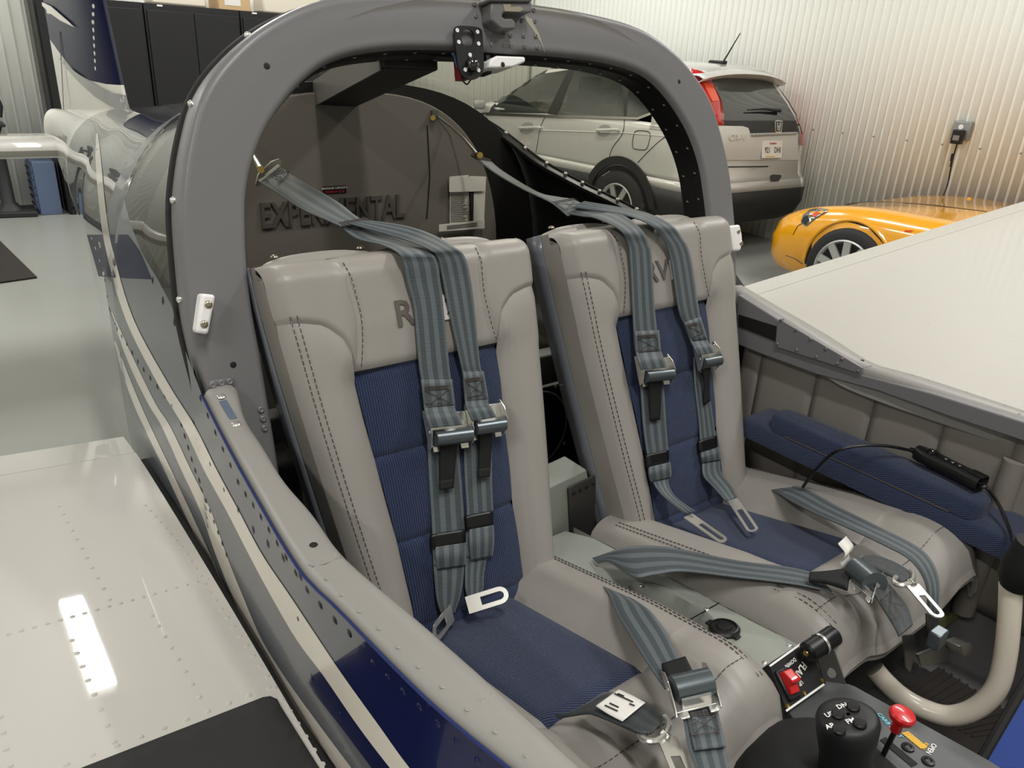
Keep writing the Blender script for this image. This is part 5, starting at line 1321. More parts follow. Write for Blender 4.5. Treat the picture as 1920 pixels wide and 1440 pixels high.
def tongue(a, c, w_, par, N, name='slotted_tongue', m='chrome', bend=0):
    """flat slotted plate from a to c"""
    d = (c-a); L = d.length; d.normalize(); N = Vector(N); N = (N-d*N.dot(d)).normalized(); s = d.cross(N)
    b = B(); n = 8; t = .0022
    outer = [a+s*(w_*.5)]+[c-d*(w_*.5)+s*(w_*.5*math.cos(q))+d*(w_*.5*math.sin(q)) for q in [math.pi*k/n for k in range(n+1)]]+[a-s*(w_*.5)]
    r = w_*.24; i0 = a+d*(L*.34); i1 = c-d*(w_*.5)
    inner = [i0+s*r]+[i1+s*(r*math.cos(q))+d*(r*math.sin(q)) for q in [math.pi*k/n for k in range(n+1)]]+[i0-s*r]
    m_ = len(outer); V0 = outer+inner; V1 = [p+N*t for p in V0]; b.v = V0+V1; o = len(V0)
    for i in range(m_-1):
        j = i+1; b.f += [(i, j, m_+j, m_+i), (o+i, o+m_+i, o+m_+j, o+j), (i, o+i, o+j, j), (m_+i, m_+j, o+m_+j, o+m_+i)]
    b.f += [(0, m_, o+m_, o), (m_-1, o+m_-1, o+2*m_-1, 2*m_-1)]
    # solid root
    b.f += [(0, m_, 2*m_-1, m_-1), (o, o+m_-1, o+2*m_-1, o+m_), (0, m_-1, o+m_-1, o), (m_, o+m_, o+2*m_-1, 2*m_-1)]
    ob = b.done(name, m, par, angle=30, recalc=True)
    return ob
# ---------------- shoulder harness of the near seat
h1 = thing('shoulder_harness', onseat((800, 800), .02), 'slate grey shoulder harness hanging down the nearer seat with two silver buckles', 'harness', 'two shoulder harnesses')
def yq(q, y): return RY(q, y)
# main tail strap from the cable shackle to the Y joint
seg_y = [.34, .26, .17, .10, .075]
thick(ribbon([yq(q, y) for q, y in zip(((486, 341), (513, 357), (567, 392), (618, 414), (640, 424)), seg_y)], [yq(q, y) for q, y in zip(((524, 311), (556, 333), (630, 376), (668, 405), (690, 416)), seg_y)]), 'tail_strap', 'web', h1)
box_stitch(((515, 330), (540, 322), (560, 340), (530, 352)), 0, h1, lambda q, o: yq(q, .29), 3)
# straps over the headrest and down the front
def strap_over(topL, topR, ys, Lq, Rq, offs, name, par):
    L = [yq(q, y) for q, y in zip(topL, ys)]+[onseat(q, o) for q, o in zip(Lq, offs)]
    R = [yq(q, y) for q, y in zip(topR, ys)]+[onseat(q, o) for q, o in zip(Rq, offs)]
    return thick(ribbon(L, R, 6), name, 'web', par)
strap_over([(636, 421), (668, 445), (715, 457)], [(676, 412), (751, 446), (790, 462)], [.085, .05, .012],
           [(746, 472), (757, 492), (765, 530), (777, 580), (786, 680), (792, 720), (796, 763), (800, 782), (807, 803)], [(808, 474), (820, 492), (826, 530), (832, 580), (842, 680), (847, 720), (853, 763), (860, 778), (868, 797)], [.030, .034, .03, .027, .022, .021, .026, .037, .038], 'upper_strap', h1)
strap_over([(650, 417), (720, 437), (764, 450)], [(684, 412), (760, 423), (812, 440)], [.07, .04, .008],
           [(804, 466), (822, 484), (830, 520), (842, 580), (864, 680), (868, 700), (873, 755), (878, 770), (886, 790)], [(850, 462), (871, 480), (882, 520), (890, 580), (900, 680), (905, 700), (915, 752), (922, 765), (931, 782)], [.034, .036, .031, .027, .022, .021, .026, .037, .038], 'upper_strap', h1)
box_stitch(((640, 421), (690, 410), (702, 420), (660, 434)), 0, h1, lambda q, o: yq(q, .070), 3)
# doubled ends above the buckles
seat_strap([(790, 712), (797, 765)], [(848, 711), (854, 763)], .0255, 'strap_end', 'web', h1); seat_strap([(869, 697), (874, 757)], [(907, 696), (917, 752)], .0255, 'strap_end', 'web', h1)
box_stitch(((796, 731), (843, 728), (848, 757), (799, 763)), .027, h1, onseat); box_stitch(((872, 716), (905, 711), (908, 738), (877, 745)), .027, h1, onseat)
b1 = latch_buckle(((792, 771), (872, 762), (880, 827), (808, 836)), h1, onseat, .020); b2 = latch_buckle(((872, 756), (935, 749), (942, 806), (882, 816)), h1, onseat, .020)
# lower straps, pull tabs, keepers, folded ends
seat_strap([(802, 800), (803, 850), (806, 910), (810, 970), (812, 1020), (814, 1060)], [(860, 800), (861, 850), (866, 910), (870, 970), (873, 1015), (872, 1060)], [.014, .011, .010, .010, .012, .014], 'lower_strap', 'web', h1)
seat_strap([(872, 780), (870, 840), (873, 910), (876, 960), (874, 1010), (876, 1045)], [(922, 780), (922, 840), (923, 910), (925, 960), (922, 1010), (915, 1045)], [.014, .011, .010, .010, .012, .014], 'lower_strap', 'web', h1)
seat_strap([(829, 828), (826, 860), (826, 918)], [(858, 825), (855, 860), (851, 914)], [.032, .022, .017], 'pull_tab', 'blackweb', h1, .003); seat_strap([(898, 808), (900, 840), (898, 896)], [(923, 800), (922, 840), (919, 892)], [.032, .022, .017], 'pull_tab', 'blackweb', h1, .003)
for q in (((826, 902), (851, 898), (851, 915), (826, 919)), ((898, 880), (919, 877), (919, 893), (898, 897))): seat_strap([q[0], q[3]], [q[1], q[2]], .0205, 'tab_end', 'blackweb', h1, .003)
for q in (((810, 1003), (873, 993), (873, 1020), (811, 1030)), ((875, 968), (925, 958), (925, 984), (876, 994))): seat_strap([q[0], q[3]], [q[1], q[2]], .0165, 'keeper', 'black', h1, .006)
seat_strap([(817, 1024), (818, 1045), (820, 1068)], [(875, 1015), (875, 1040), (873, 1060)], [.016, .021, .016], 'folded_end', 'web', h1, .005); seat_strap([(881, 990), (882, 1020), (884, 1052)], [(926, 984), (927, 1015), (924, 1043)], [.016, .021, .016], 'folded_end', 'web', h1, .005)
seat_strap([(814, 1055), (816, 1090), (820, 1125), (828, 1150)], [(871, 1055), (869, 1085), (863, 1120), (852, 1150)], [.012, .014, .016, .018], 'tip_strap', 'web', h1, .003); seat_strap([(874, 1040), (873, 1075), (874, 1105), (880, 1128)], [(914, 1040), (908, 1075), (906, 1105), (898, 1128)], [.012, .014, .016, .018], 'tip_strap', 'web', h1, .003)
t1 = tongue(onseat((846, 1148), .022), RZ((812, 1192), .02), .026, h1, SN); t2 = tongue(onseat((876, 1136), .03), RZ((953, 1112), .03), .026, h1, (0, -.5, .85))
# shackle plate, cable
sp_ = [yq(q, .34) for q in ((478, 344), (483, 326), (507, 302), (523, 297), (529, 302), (526, 312), (505, 320), (492, 337), (488, 347), (481, 349))]
B().poly3(sp_, (0, -1, 0), .003).done('shackle_plate', 'steel', h1, bevel=.0008)
B().tube([yq((486, 341), .337), yq((524, 311), .337)], .004, 8).done('slot_bar', 'chrome', h1)
B().cyl(yq((489, 318), .342), yq((489, 318), .33), .006, seg=12).done('shackle_bolt', 'brass', h1)
B().tube([yq((490, 318), .345), yq((476, 293), .40), yq((455, 255), .52), yq((442, 235), .60)], [.006, .0035, .0025, .0025], 8).done('cable', 'steel', h1)
# ---------------- far seat
h2 = thing('shoulder_harness', onseat((1240, 650), .02), 'slate grey shoulder harness on the farther seat, ending in two slotted steel tongues', 'harness', 'two shoulder harnesses')
ys2 = [.50, .40, .28, .17, .12, .07]
thick(ribbon([yq(q, y) for q, y in zip(((893, 297), (925, 322), (973, 350), (1023, 374), (1040, 384), (1064, 404)), ys2)], [yq(q, y) for q, y in zip(((922, 303), (945, 322), (1007, 359), (1047, 369), (1075, 374), (1110, 392)), ys2)]), 'tail_strap', 'web', h2)
strap_over([(1064, 400), (1090, 404), (1117, 408)], [(1085, 380), (1130, 392), (1167, 402)], [.075, .045, .008],
           [(1160, 428), (1177, 453), (1182, 480), (1187, 580), (1190, 640), (1193, 660), (1197, 676), (1203, 694)], [(1203, 430), (1217, 460), (1222, 480), (1228, 580), (1235, 640), (1240, 658), (1245, 672), (1251, 689)], [.032, .033, .031, .024, .021, .025, .036, .037], 'upper_strap', h2)
strap_over([(1075, 388), (1120, 394), (1170, 402)], [(1095, 377), (1150, 386), (1210, 398)], [.065, .04, .004],
           [(1213, 417), (1240, 443), (1257, 480), (1273, 580), (1283, 607), (1296, 640), (1302, 652), (1309, 667)], [(1257, 420), (1279, 446), (1295, 480), (1309, 570), (1314, 598), (1327, 638), (1333, 648), (1339, 661)], [.034, .035, .031, .024, .021, .025, .036, .037], 'upper_strap', h2)
box_stitch(((1040, 382), (1080, 374), (1095, 384), (1060, 394)), 0, h2, lambda q, o: yq(q, .085), 3)
seat_strap([(1191, 621), (1194, 664)], [(1236, 619), (1240, 660)], .0255, 'strap_end', 'web', h2); seat_strap([(1284, 604), (1298, 640)], [(1314, 594), (1327, 636)], .0255, 'strap_end', 'web', h2)
box_stitch(((1195, 634), (1232, 631), (1235, 655), (1198, 660)), .027, h2, onseat); box_stitch(((1290, 612), (1311, 607), (1318, 625), (1297, 632)), .027, h2, onseat)
latch_buckle(((1190, 668), (1250, 664), (1256, 711), (1202, 717)), h2, onseat, .020); latch_buckle(((1299, 646), (1338, 641), (1343, 684), (1312, 691)), h2, onseat, .020)
seat_strap([(1200, 690), (1206, 790), (1214, 850), (1222, 885)], [(1243, 690), (1249, 790), (1254, 850), (1258, 880)], [.014, .010, .011, .013], 'lower_strap', 'web', h2)
seat_strap([(1301, 670), (1303, 720), (1311, 790), (1314, 830), (1319, 862)], [(1325, 670), (1328, 720), (1338, 790), (1343, 825), (1349, 855)], [.014, .010, .010, .011, .013], 'lower_strap', 'web', h2)
seat_strap([(1217, 709), (1219, 740), (1221, 790)], [(1240, 707), (1240, 740), (1238, 787)], [.032, .022, .016], 'pull_tab', 'blackweb', h2, .003); seat_strap([(1317, 690), (1321, 720), (1321, 758)], [(1334, 680), (1331, 720), (1332, 752)], [.032, .022, .016], 'pull_tab', 'blackweb', h2, .003)
for q in (((1214, 853), (1254, 844), (1255, 866), (1215, 876)), ((1312, 827), (1344, 817), (1345, 838), (1313, 848))): seat_strap([q[0], q[3]], [q[1], q[2]], .0165, 'keeper', 'black', h2, .006)
seat_strap([(1218, 874), (1219, 888), (1222, 904)], [(1257, 866), (1259, 880), (1259, 895)], [.016, .021, .016], 'folded_end', 'web', h2, .005); seat_strap([(1315, 848), (1317, 858), (1318, 868)], [(1348, 838), (1351, 850), (1352, 862)], [.016, .021, .016], 'folded_end', 'web', h2, .005)
thick(ribbon([onseat((1222, 895), .012), onseat((1232, 915), .02), onseat((1250, 935), .035), RZ((1285, 966), .03)], [onseat((1256, 893), .012), onseat((1254, 908), .02), onseat((1268, 932), .04), RZ((1303, 958), .04)]), 'tip_strap', 'web', h2, .003)
thick(ribbon([onseat((1318, 862), .012), onseat((1320, 892), .02), onseat((1340, 915), .03), onseat((1362, 940), .045)], [onseat((1350, 856), .012), onseat((1352, 885), .02), onseat((1372, 912), .035), onseat((1382, 934), .05)]), 'tip_strap', 'web', h2, .003)
tongue(RZ((1290, 968), .03), RZ((1360, 1017), .025), .022, h2, (0, -.3, .9)); tongue(onseat((1374, 938), .05), RZ((1414, 998), .03), .02, h2, (-.6, -.5, .6))
B().tube([yq((902, 296), .51), yq((893, 288), .50), yq((870, 260), .56), yq((845, 237), .60), yq((815, 214), .612)], [.006, .004, .0025, .0025, .0025], 8).done('cable', 'steel', h2)
B().cyl(yq((900, 291), .50), yq((900, 291), .485), .007, seg=12).done('shackle_bolt', 'brass', h2)
B().poly3([yq(q, .50) for q in ((882, 292), (892, 299), (922, 306), (919, 300), (897, 292), (884, 288))], (0, -.6, .6), .003).done('shackle_plate', 'steel', h2)
b = B().cyl(yq((812, 221), .612), yq((812, 221), .595), .006, seg=10); b.done('anchor_bolt', 'brass', h2)
B().obox(yq((815, 212), .61), (.008, 0, 0), (0, .004, 0), (0, 0, .006)).done('anchor_bracket', 'steel', h2)
# ---------------- lap belts
def oncush(q, off=0):
    n = Vector((0, .25, 1)).normalized(); return on_plane(q, n, n.dot(Vector((0, -.22, -.02)))+off)
def lap(Lq, Rq, offs, name, m, par, th=.0022, n=6):
    offs = offs if isinstance(offs, (list, tuple)) else [offs]*len(Lq)
    return thick(ribbon([oncush(q, o) for q, o in zip(Lq, offs)], [oncush(q, o) for q, o in zip(Rq, offs)], n), name, m, par, th)
# near seat, inboard half with the lever buckle
l1 = thing('lap_belt', oncush((1250, 1270), .03), 'slate lap belt with silver lever buckle running down the nearer seat cushion', 'belt', 'four lap belt halves')
lap([(1098, 1084), (1122, 1093), (1140, 1110), (1155, 1147), (1187, 1200), (1222, 1255), (1246, 1290)], [(1128, 1088), (1170, 1112), (1213, 1140), (1234, 1164), (1252, 1190), (1275, 1238), (1300, 1270)], [.012, .030, .040, .040, .036, .034, .036], 'webbing', 'web', l1)
lap([(1240, 1244), (1254, 1273)], [(1285, 1230), (1300, 1260)], .048, 'release_tab', 'blackweb', l1, .008)
bk_ = latch_buckle(((1240, 1262), (1318, 1246), (1345, 1316), (1270, 1336)), l1, oncush, .045, roller=.4)
lap([(1262, 1290), (1276, 1320), (1290, 1397), (1305, 1440), (1325, 1520)], [(1330, 1280), (1340, 1305), (1348, 1355), (1368, 1440), (1385, 1520)], [.050, .044, .036, .034, .03], 'webbing', 'web', l1)
box_stitch(((1288, 1342), (1343, 1338), (1350, 1372), (1297, 1378)), .0415, l1, oncush); lap([(1283, 1325), (1302, 1405)], [(1343, 1318), (1361, 1398)], .039, 'strap_end', 'web', l1)
# near seat, outboard half with label and tongue
l2 = thing('lap_belt', oncush((1160, 1330), .02), 'dark lap belt with white sewn label and steel tongue on the nearer seat front', 'belt', 'four lap belt halves')
lap([(1040, 1340), (1070, 1334), (1107, 1314), (1140, 1297), (1207, 1313), (1236, 1336), (1244, 1350)], [(1045, 1346), (1070, 1341), (1107, 1337), (1140, 1348), (1173, 1361), (1200, 1373), (1222, 1374)], [.012, .02, .03, .034, .036, .036, .034], 'webbing', 'web_d', l2)
lap([(1100, 1334), (1140, 1349), (1200, 1376)], [(1110, 1322), (1150, 1330), (1215, 1352)], [.012, .02, .024], 'webbing_under', 'web_d', l2)
lb = lap([(1117, 1323), (1140, 1338), (1167, 1352)], [(1160, 1292), (1186, 1304), (1210, 1317)], [.040, .0405, .040], 'sewn_label', 'paper', l2, .0008)
b = B()
for (a, c) in (((1152, 1300), (1187, 1316)), ((1158, 1300), (1170, 1305)), ((1180, 1319), (1190, 1323)), ((1143, 1318), (1160, 1326)), ((1134, 1322), (1158, 1333))):
    p, q = oncush(a, .0415), oncush(c, .0415); d = (q-p); s = d.cross(Vector((0, .25, 1))).normalized(); b.obox((p+q)/2, d/2, s*.0009, Vector((0, 0, .0002)))
b.done('label_print', 'ink', lb, kind='stuff')
rg = [oncush(q, .03) for q in ((1203, 1366), (1200, 1378), (1210, 1388), (1228, 1390), (1243, 1382), (1253, 1366), (1252, 1352), (1246, 1344))]
B().tube(catmull(rg, 5), .0036, 8).done('ring', 'chrome', l2)
B().cyl(oncush((1240, 1374), .03), oncush((1252, 1386), .026), .0055, seg=12).done('swivel_bolt', 'steel', l2)
tongue(oncush((1250, 1384), .026), oncush((1300, 1500), .02), .021, l2, (0, 0, 1))
# far seat, inboard half
l3 = thing('lap_belt', oncush((1400, 1070), .03), 'slate lap belt stretched across the front of the farther seat with lever buckle', 'belt', 'four lap belt halves')
lap([(1110, 1046), (1133, 1038), (1173, 1025), (1227, 1023), (1280, 1030), (1380, 1050), (1480, 1063), (1530, 1075)], [(1120, 1056), (1140, 1053), (1187, 1080), (1227, 1076), (1280, 1070), (1380, 1081), (1480, 1093), (1560, 1108)], [.02, .03, .045, .045, .042, .04, .036, .034], 'webbing', 'web', l3)
lap([(1518, 1072), (1550, 1070), (1594, 1064)], [(1516, 1086), (1550, 1090), (1588, 1102)], [.046, .05, .054], 'release_tab', 'blackweb', l3, .005)
latch_buckle(((1622, 1046), (1652, 1072), (1640, 1126), (1594, 1086)), l3, oncush, .05, roller=.4)
lap([(1634, 1100), (1650, 1130), (1673, 1167), (1686, 1192)], [(1650, 1074), (1672, 1100), (1700, 1135), (1712, 1170)], [.055, .045, .035, .03], 'webbing', 'web_d', l3)
box_stitch(((1652, 1124), (1672, 1104), (1698, 1138), (1678, 1158)), .047, l3, oncush, 0)
tp = [RY(q, -.67) for q in ((1690, 1190), (1712, 1188), (1718, 1218), (1705, 1258), (1697, 1250))]
B().poly3(tp, (-.5, -.7, .3), .003).done('end_plate', 'steel', l3, bevel=.0006)
# far seat, outboard half
l4 = thing('lap_belt', oncush((1650, 1000), .03), 'slate lap belt coming over the outer side of the farther seat beside the armrest', 'belt', 'four lap belt halves')
lap([(1440, 905), (1467, 908), (1513, 917), (1560, 943), (1593, 960), (1647, 987), (1713, 1020), (1747, 1050), (1762, 1093), (1761, 1147), (1757, 1170)], [(1432, 915), (1455, 922), (1480, 937), (1510, 953), (1535, 965), (1590, 989), (1660, 1022), (1705, 1048), (1733, 1090), (1738, 1140), (1737, 1170)], [.02, .03, .04, .045, .045, .046, .05, .05, .03, -.0, -.02], 'webbing', 'web', l4)
lap([(1575, 1068), (1600, 1050), (1632, 1040), (1670, 1050), (1702, 1068), (1708, 1080)], [(1560, 1080), (1595, 1072), (1630, 1062), (1655, 1072), (1680, 1084), (1690, 1092)], [.04, .046, .05, .05, .05, .05], 'second_webbing', 'web_d', l4)
rg = [oncush(q, .05) for q in ((1680, 1082), (1676, 1090), (1684, 1097), (1700, 1096), (1711, 1088), (1712, 1076), (1706, 1070))]
B().tube(catmull(rg, 5), .0036, 8).done('ring', 'chrome', l4)
tongue(oncush((1710, 1098), .048), oncush((1763, 1160), .03), .019, l4, (-.3, -.5, .8))
B().cyl(oncush((1705, 1090), .05), oncush((1713, 1099), .048), .005, seg=12).done('swivel_bolt', 'steel', l4)
P = []
for k in range(15):
    t = k/14; a = oncush((1578+22*t*0, 1012), .06); ang = t*4.2
    c_ = oncush((1592, 1046), .062); o = Vector((0, -math.cos(ang), math.sin(ang)))*(.012+.006*t)
    base = oncush((1580, 1014), .075).lerp(oncush((1600, 1050), .055), min(1, t*1.6))
    P.append([base+o*(.8*t)-Vector((.012, 0, 0)), base+o*(.8*t)+Vector((.016, .004, 0))])
B().grid(P).done('curled_label', 'paper', l4, solid=.0006)
# hanging retractor bracket with its strap in the far footwell
l5 = thing('belt_bracket', RY((1745, 1235), -.66), 'steel anchor bracket on a black strap hanging in the far footwell', 'bracket')
B().poly3([RY(q, -.69) for q in ((1715, 1225), (1772, 1205), (1776, 1228), (1768, 1238), (1722, 1250))], (0, -1, .2), .004).done('plate', 'steel', l5, bevel=.001)
B().poly3([RY(q, -.695) for q in ((1770, 1200), (1790, 1193), (1798, 1210), (1780, 1222))], (0, -1, .2), .02).done('clip', 'steel', l5, bevel=.001)
thick(ribbon([RY((1738, 1150), -.675), RY((1740, 1180), -.685), RY((1742, 1205), -.69)], [RY((1760, 1150), -.675), RY((1762, 1180), -.685), RY((1766, 1200), -.69)]), 'strap', 'blackweb', l5)
B().obox(RY((1757, 1196), -.695), (.012, 0, 0), (0, .008, 0), (0, 0, .012)).done('sleeve', 'barrel', l5, bevel=.002)
# ================================================================== CENTRE CONSOLE AND CONTROLS
CNN = Vector((0, .15, 1)).normalized(); CNU = Vector((1, 0, 0)); CNV = CNN.cross(CNU).normalized()   # CNV points aft
def oncon(q, off=0): return on_plane(q, CNN, CNN.dot(Vector((0, -.246, .0004)))+off)
def con(x, y, off=0): return Vector((x, y, -.0365-.15*y))+CNN*off
cons = B(); XA, XB = -.095, .022
yA, yB = -.14, oncon((1500, 1205)).y
# top skin with an oval cup recess
cc = oncon((1255, 1135)); cc = Vector((-.035, cc.y, 0)); ra, rb_ = .03, .075
outer = [(XA, yA), (XB, yA), (XB, yB), (XA, yB)]
N_ = 48; O_ = []; I_ = []; D_ = []
for k in range(N_):
    a = 2*math.pi*k/N_; dx, dy = math.cos(a), math.sin(a)
    tx = ((XB-cc.x)/dx if dx > 0 else (XA-cc.x)/dx) if abs(dx) > 1e-6 else 1e9; ty = ((yA-cc.y)/dy if dy > 0 else (yB-cc.y)/dy) if abs(dy) > 1e-6 else 1e9
    t = min(tx, ty); O_.append(con(cc.x+dx*t, cc.y+dy*t)); I_.append(con(cc.x+ra*dx, cc.y+rb_*dy)); D_.append(con(cc.x+ra*.8*dx, cc.y+rb_*.85*dy, -.045))
cons.grid([[o, o.lerp(i, .5), i+(o-i).normalized()*.003, i+CNN*-.003, i.lerp(d, .5), d] for o, i, d in zip(O_+O_[:1], I_+I_[:1], D_+D_[:1])]); k0 = len(cons.v); cons.v += D_; cons.f.append(tuple(range(k0, k0+N_)))
console = cons.done('centre_console', 'console', plane, angle=35, recalc=True)
for x in (XA, XB): B().add([con(x, yA), con(x, yB), con(x, yB, -.3), con(x, yA, -.2)], [(0, 1, 2, 3)]).done('console_side', 'console', console, solid=.002)
b = B()
for q in ((1325, 1143), (1480, 1210), (1202, 1097), (1434, 1243)): b.dome(oncon(q, .0), CNN, .0042, .0022, 12)
b.done('console_screws', 'chrome', console, kind='stuff')
B().obox(con((XA+XB)/2, oncon((1310, 1160)).y+.006, .0004), ((XB-XA)/2, 0, 0), CNV*.0007, CNN*.0006).done('panel_joint', 'dark', console)
# power socket with cap
sk = oncon((1358, 1181)); s_ = thing('power_socket', sk, 'round black power socket with hinged rubber cap on the grey console', 'socket')
B().lathe([(.0215, 0), (.0215, .003), (.019, .006), (.017, .0066), (.0165, .0045), (.011, .005), (.010, .007), (0, .0074)], sk, CNN, 32).done('cap', 'black', s_, angle=30)
B().obox(oncon((1332, 1168), .003), CNU*.006, CNV*.005, CNN*.0015).done('hinge_tab', 'black', s_, bevel=.001); B().obox(oncon((1381, 1194), .003), CNU*.005, CNV*.004, CNN*.0015).done('lift_tab', 'black', s_, bevel=.001)
# black flap panel (tilted forward face) -- its own plane through the console front edge
FA = oncon((1503, 1212)); FB = oncon((1448, 1248)); FA = Vector((XB+.004, FB.y, FB.z)); 
FN = Vector((0, -.55, .83)).normalized()
def onflap(q, off=0): return on_plane(q, FN, FN.dot(FA)+off)
B().poly3([onflap(q, -.002) for q in ((1441, 1250), (1505, 1204), (1546, 1282), (1473, 1335))], FN, .003).done('flap_panel', 'blackm', console, bevel=.0006)
for a, c in (((1443, 1249), (1502, 1207)), ((1474, 1333), (1545, 1283))):
    p, q = onflap(a, .002), onflap(c, .002); d = q-p; B().obox((p+q)/2, d/2, d.cross(FN).normalized()*.0012, FN*.0005).done('panel_edge', 'inkw', console)
fu = (onflap((1505, 1262))-onflap((1500, 1240))); 
def ftext(body, q, size, a, c, m='inkw', fn=onflap, nn=FN, off=.0016, **k):
    U = (fn(c)-fn(a)).normalized(); V = nn.cross(U); text_mesh(body, fn(q, off), U, V, size, .0004, bold=True, **k).done('lettering', m, console)
ftext('FLAPS', (1499, 1259), .0125, (1506, 1246), (1491, 1270)); ftext('DOWN', (1482, 1243), .0068, (1487, 1238), (1476, 1247)); ftext('UP', (1501, 1281), .0068, (1504, 1277), (1497, 1284))
b = B()
for q in ((1507, 1300), (1476, 1324), (1540, 1276)): b.lathe([(.0032, 0), (.003, .0012), (0, .0008)], onflap(q, .001), FN, 10)
b.done('panel_screws', 'brass', console, kind='stuff')
fsw = thing('flap_switch', onflap((1477, 1280)), 'red flap-shaped toggle switch on the black panel', 'switch')
fx = (onflap((1495, 1270))-onflap((1462, 1283))).normalized(); fy = FN.cross(fx)
ctr_ = onflap((1478, 1282), .004)
B().obox(ctr_-FN*.001, fx*.011, fy*.019, FN*.003).done('switch_frame', 'black', fsw, bevel=.002)
b = B(); prof = [(-.015, .0), (-.015, .010), (-.006, .014), (-.001, .017), (.002, .016), (.003, .008), (.013, .005), (.013, 0)]
sgn = -1 if (onflap((1470, 1262))-ctr_).dot(fy) > 0 else 1
B().poly3([ctr_-fx*.008+fy*(sgn*a)+FN*h for a, h in prof], fx, .016).done('red_rocker', 'red', fsw, bevel=.0012)
# trim lever with roller handle
tl_ = thing('brake_lever', oncon((1560, 1260), .02), 'drilled grey lever with black cylindrical handle beside the flap panel', 'lever')
la, lb_ = RX((1545, 1215), .035), RX((1576, 1318), .05); ld = (lb_-la); sd = ld.cross(Vector((1, .6, -.2))).normalized()
wv = ld.cross((la-CAM).normalized()).normalized(); wv = (wv-ld.normalized()*wv.dot(ld.normalized())).normalized(); ln_ = ld.normalized().cross(wv)
if ln_.dot(CAM-la) < 0: ln_ = -ln_
pw = [la-wv*.012, la+wv*.012, lb_+wv*.016+ld*.5, lb_-wv*.016+ld*.5]
B().poly3(pw, ln_, .004).done('arm', 'steel', tl_, bevel=.001)
for t, r in ((.42, .0045), (.98, .0045)):
    c_ = la+ld*t; b = B(); b.poly3([c_+wv*(r*1.2*math.cos(a))+ld.normalized()*(r*1.6*math.sin(a))+ln_*.0042 for a in [2*math.pi*k/14 for k in range(14)]], ln_, .0004); b.done('hole_glint', 'chrome', tl_)  # bright disc painted in as the glint of each lever hole
c_ = la+ld*.72; B().poly3([c_+wv*(.0035*math.cos(a))+ld.normalized()*(.010*math.sin(a))+ln_*.0042 for a in [2*math.pi*k/14 for k in range(14)]], ln_, .0004).done('slot', 'blackm', tl_)
ha = RX((1512, 1225), .0); hb_ = RX((1565, 1190), .055); hd = (hb_-ha).normalized()
mid = ha.lerp(hb_, .5)
B().lathe([(0, 0), (.011, 0), (.0135, .0025), (.0135, (mid-ha).length-.002), (.0125, (mid-ha).length-.0015)], ha, hd, 28).done('grip', 'black', tl_, angle=30)
B().lathe([(.0125, .0015), (.0135, .002), (.0135, (hb_-mid).length-.0025), (.011, (hb_-mid).length), (0, (hb_-mid).length)], mid, hd, 28).done('grip', 'black', tl_, angle=30)
B().lathe([(.0142, -.0022), (.0148, -.0012), (.0148, .0012), (.0142, .0022)], mid, hd, 28).done('collar', 'chrome', tl_)
B().lathe([(.0042, -.0006), (.004, -.0012), (.002, -.0012), (.0018, -.0004), (0, -.0004)], ha, hd, 14).done('end_screw', 'brass', tl_)
# lower quadrant panel running forward
QN = Vector((0, .05, 1)).normalized(); QP = RX((1600, 1340), .0); 
def onq(q, off=0): return on_plane(q, QN, QN.dot(Vector((0, -.72, .02)))+off)
qp = B().poly3([onq(q, -.012) for q in ((1470, 1340), (1552, 1283), (1600, 1300), (1850, 1440), (1990, 1530), (1760, 1640), (1560, 1470))], QN, .012).done('throttle_quadrant', mat('quadrant_grey', (70, 71, 72), .4), plane, bevel=.001)
qq = onq((1585, 1490)); 
for a, c, w_ in (((1655, 1385), (1715, 1435), .005), ((1640, 1410), (1700, 1465), .005)):
    p, q = onq(a, .0004), onq(c, .0004); d = q-p; B().obox((p+q)/2, d/2, d.cross(QN).normalized()*w_, QN*.0006).done('lever_slot', 'blackm', qp)
b = B()
for q in ((1702, 1402), (1740, 1428)): b.lathe([(.0075, 0), (.007, .002), (.004, .0026), (.0028, .0012), (0, .0012)], onq(q, .0), QN, 14)
b.done('quadrant_screws', 'black', qp, kind='stuff')
for k in range(9):
    t = k/8; a = (1692+32*t, 1376+26*t); p, q = onq(a, .0006), onq((a[0]+13, a[1]+1-4), .0006); d = q-p; B().obox((p+q)/2, d/2, d.cross(QN).normalized()*.0013, QN*.0003).done('yellow_bar', 'inky', qp)
def qtext(body, q, size, a, c, m): 
    U = (onq(c)-onq(a)).normalized(); text_mesh(body, onq(q, .0005), U, QN.cross(U), size, .0003, bold=True).done('lettering', m, qp)
qtext('OPEN', (1746, 1404), .008, (1748, 1398), (1738, 1412), 'inkw'); qtext('RICH', (1734, 1399), .006, (1737, 1394), (1729, 1406), 'inky'); qtext('CARB HEAT', (1668, 1360), .0075, (1655, 1345), (1682, 1373), 'inkb')
# red plunger (throttle knob)
th = thing('throttle_knob', onq((1680, 1440)), 'red mushroom-shaped throttle knob on a thin black rod', 'knob')
kt = RZ((1694, 1338), .10); kd = Vector((.03, -.08, 1)).normalized(); kb = kt-kd*.13
B().lathe([(r_*.68, h_*.8) for r_, h_ in ((.0085, -.034), (.009, -.03), (.009, -.016), (.0105, -.0135), (.018, -.011), (.0205, -.007), (.0205, -.002), (.018, .001), (.01, .0025), (0, .0028))], kt, kd, 32).done('knob', 'red', th, angle=35)
B().tube([kb, kt-kd*.03], .003, 10).done('rod', 'black', th)
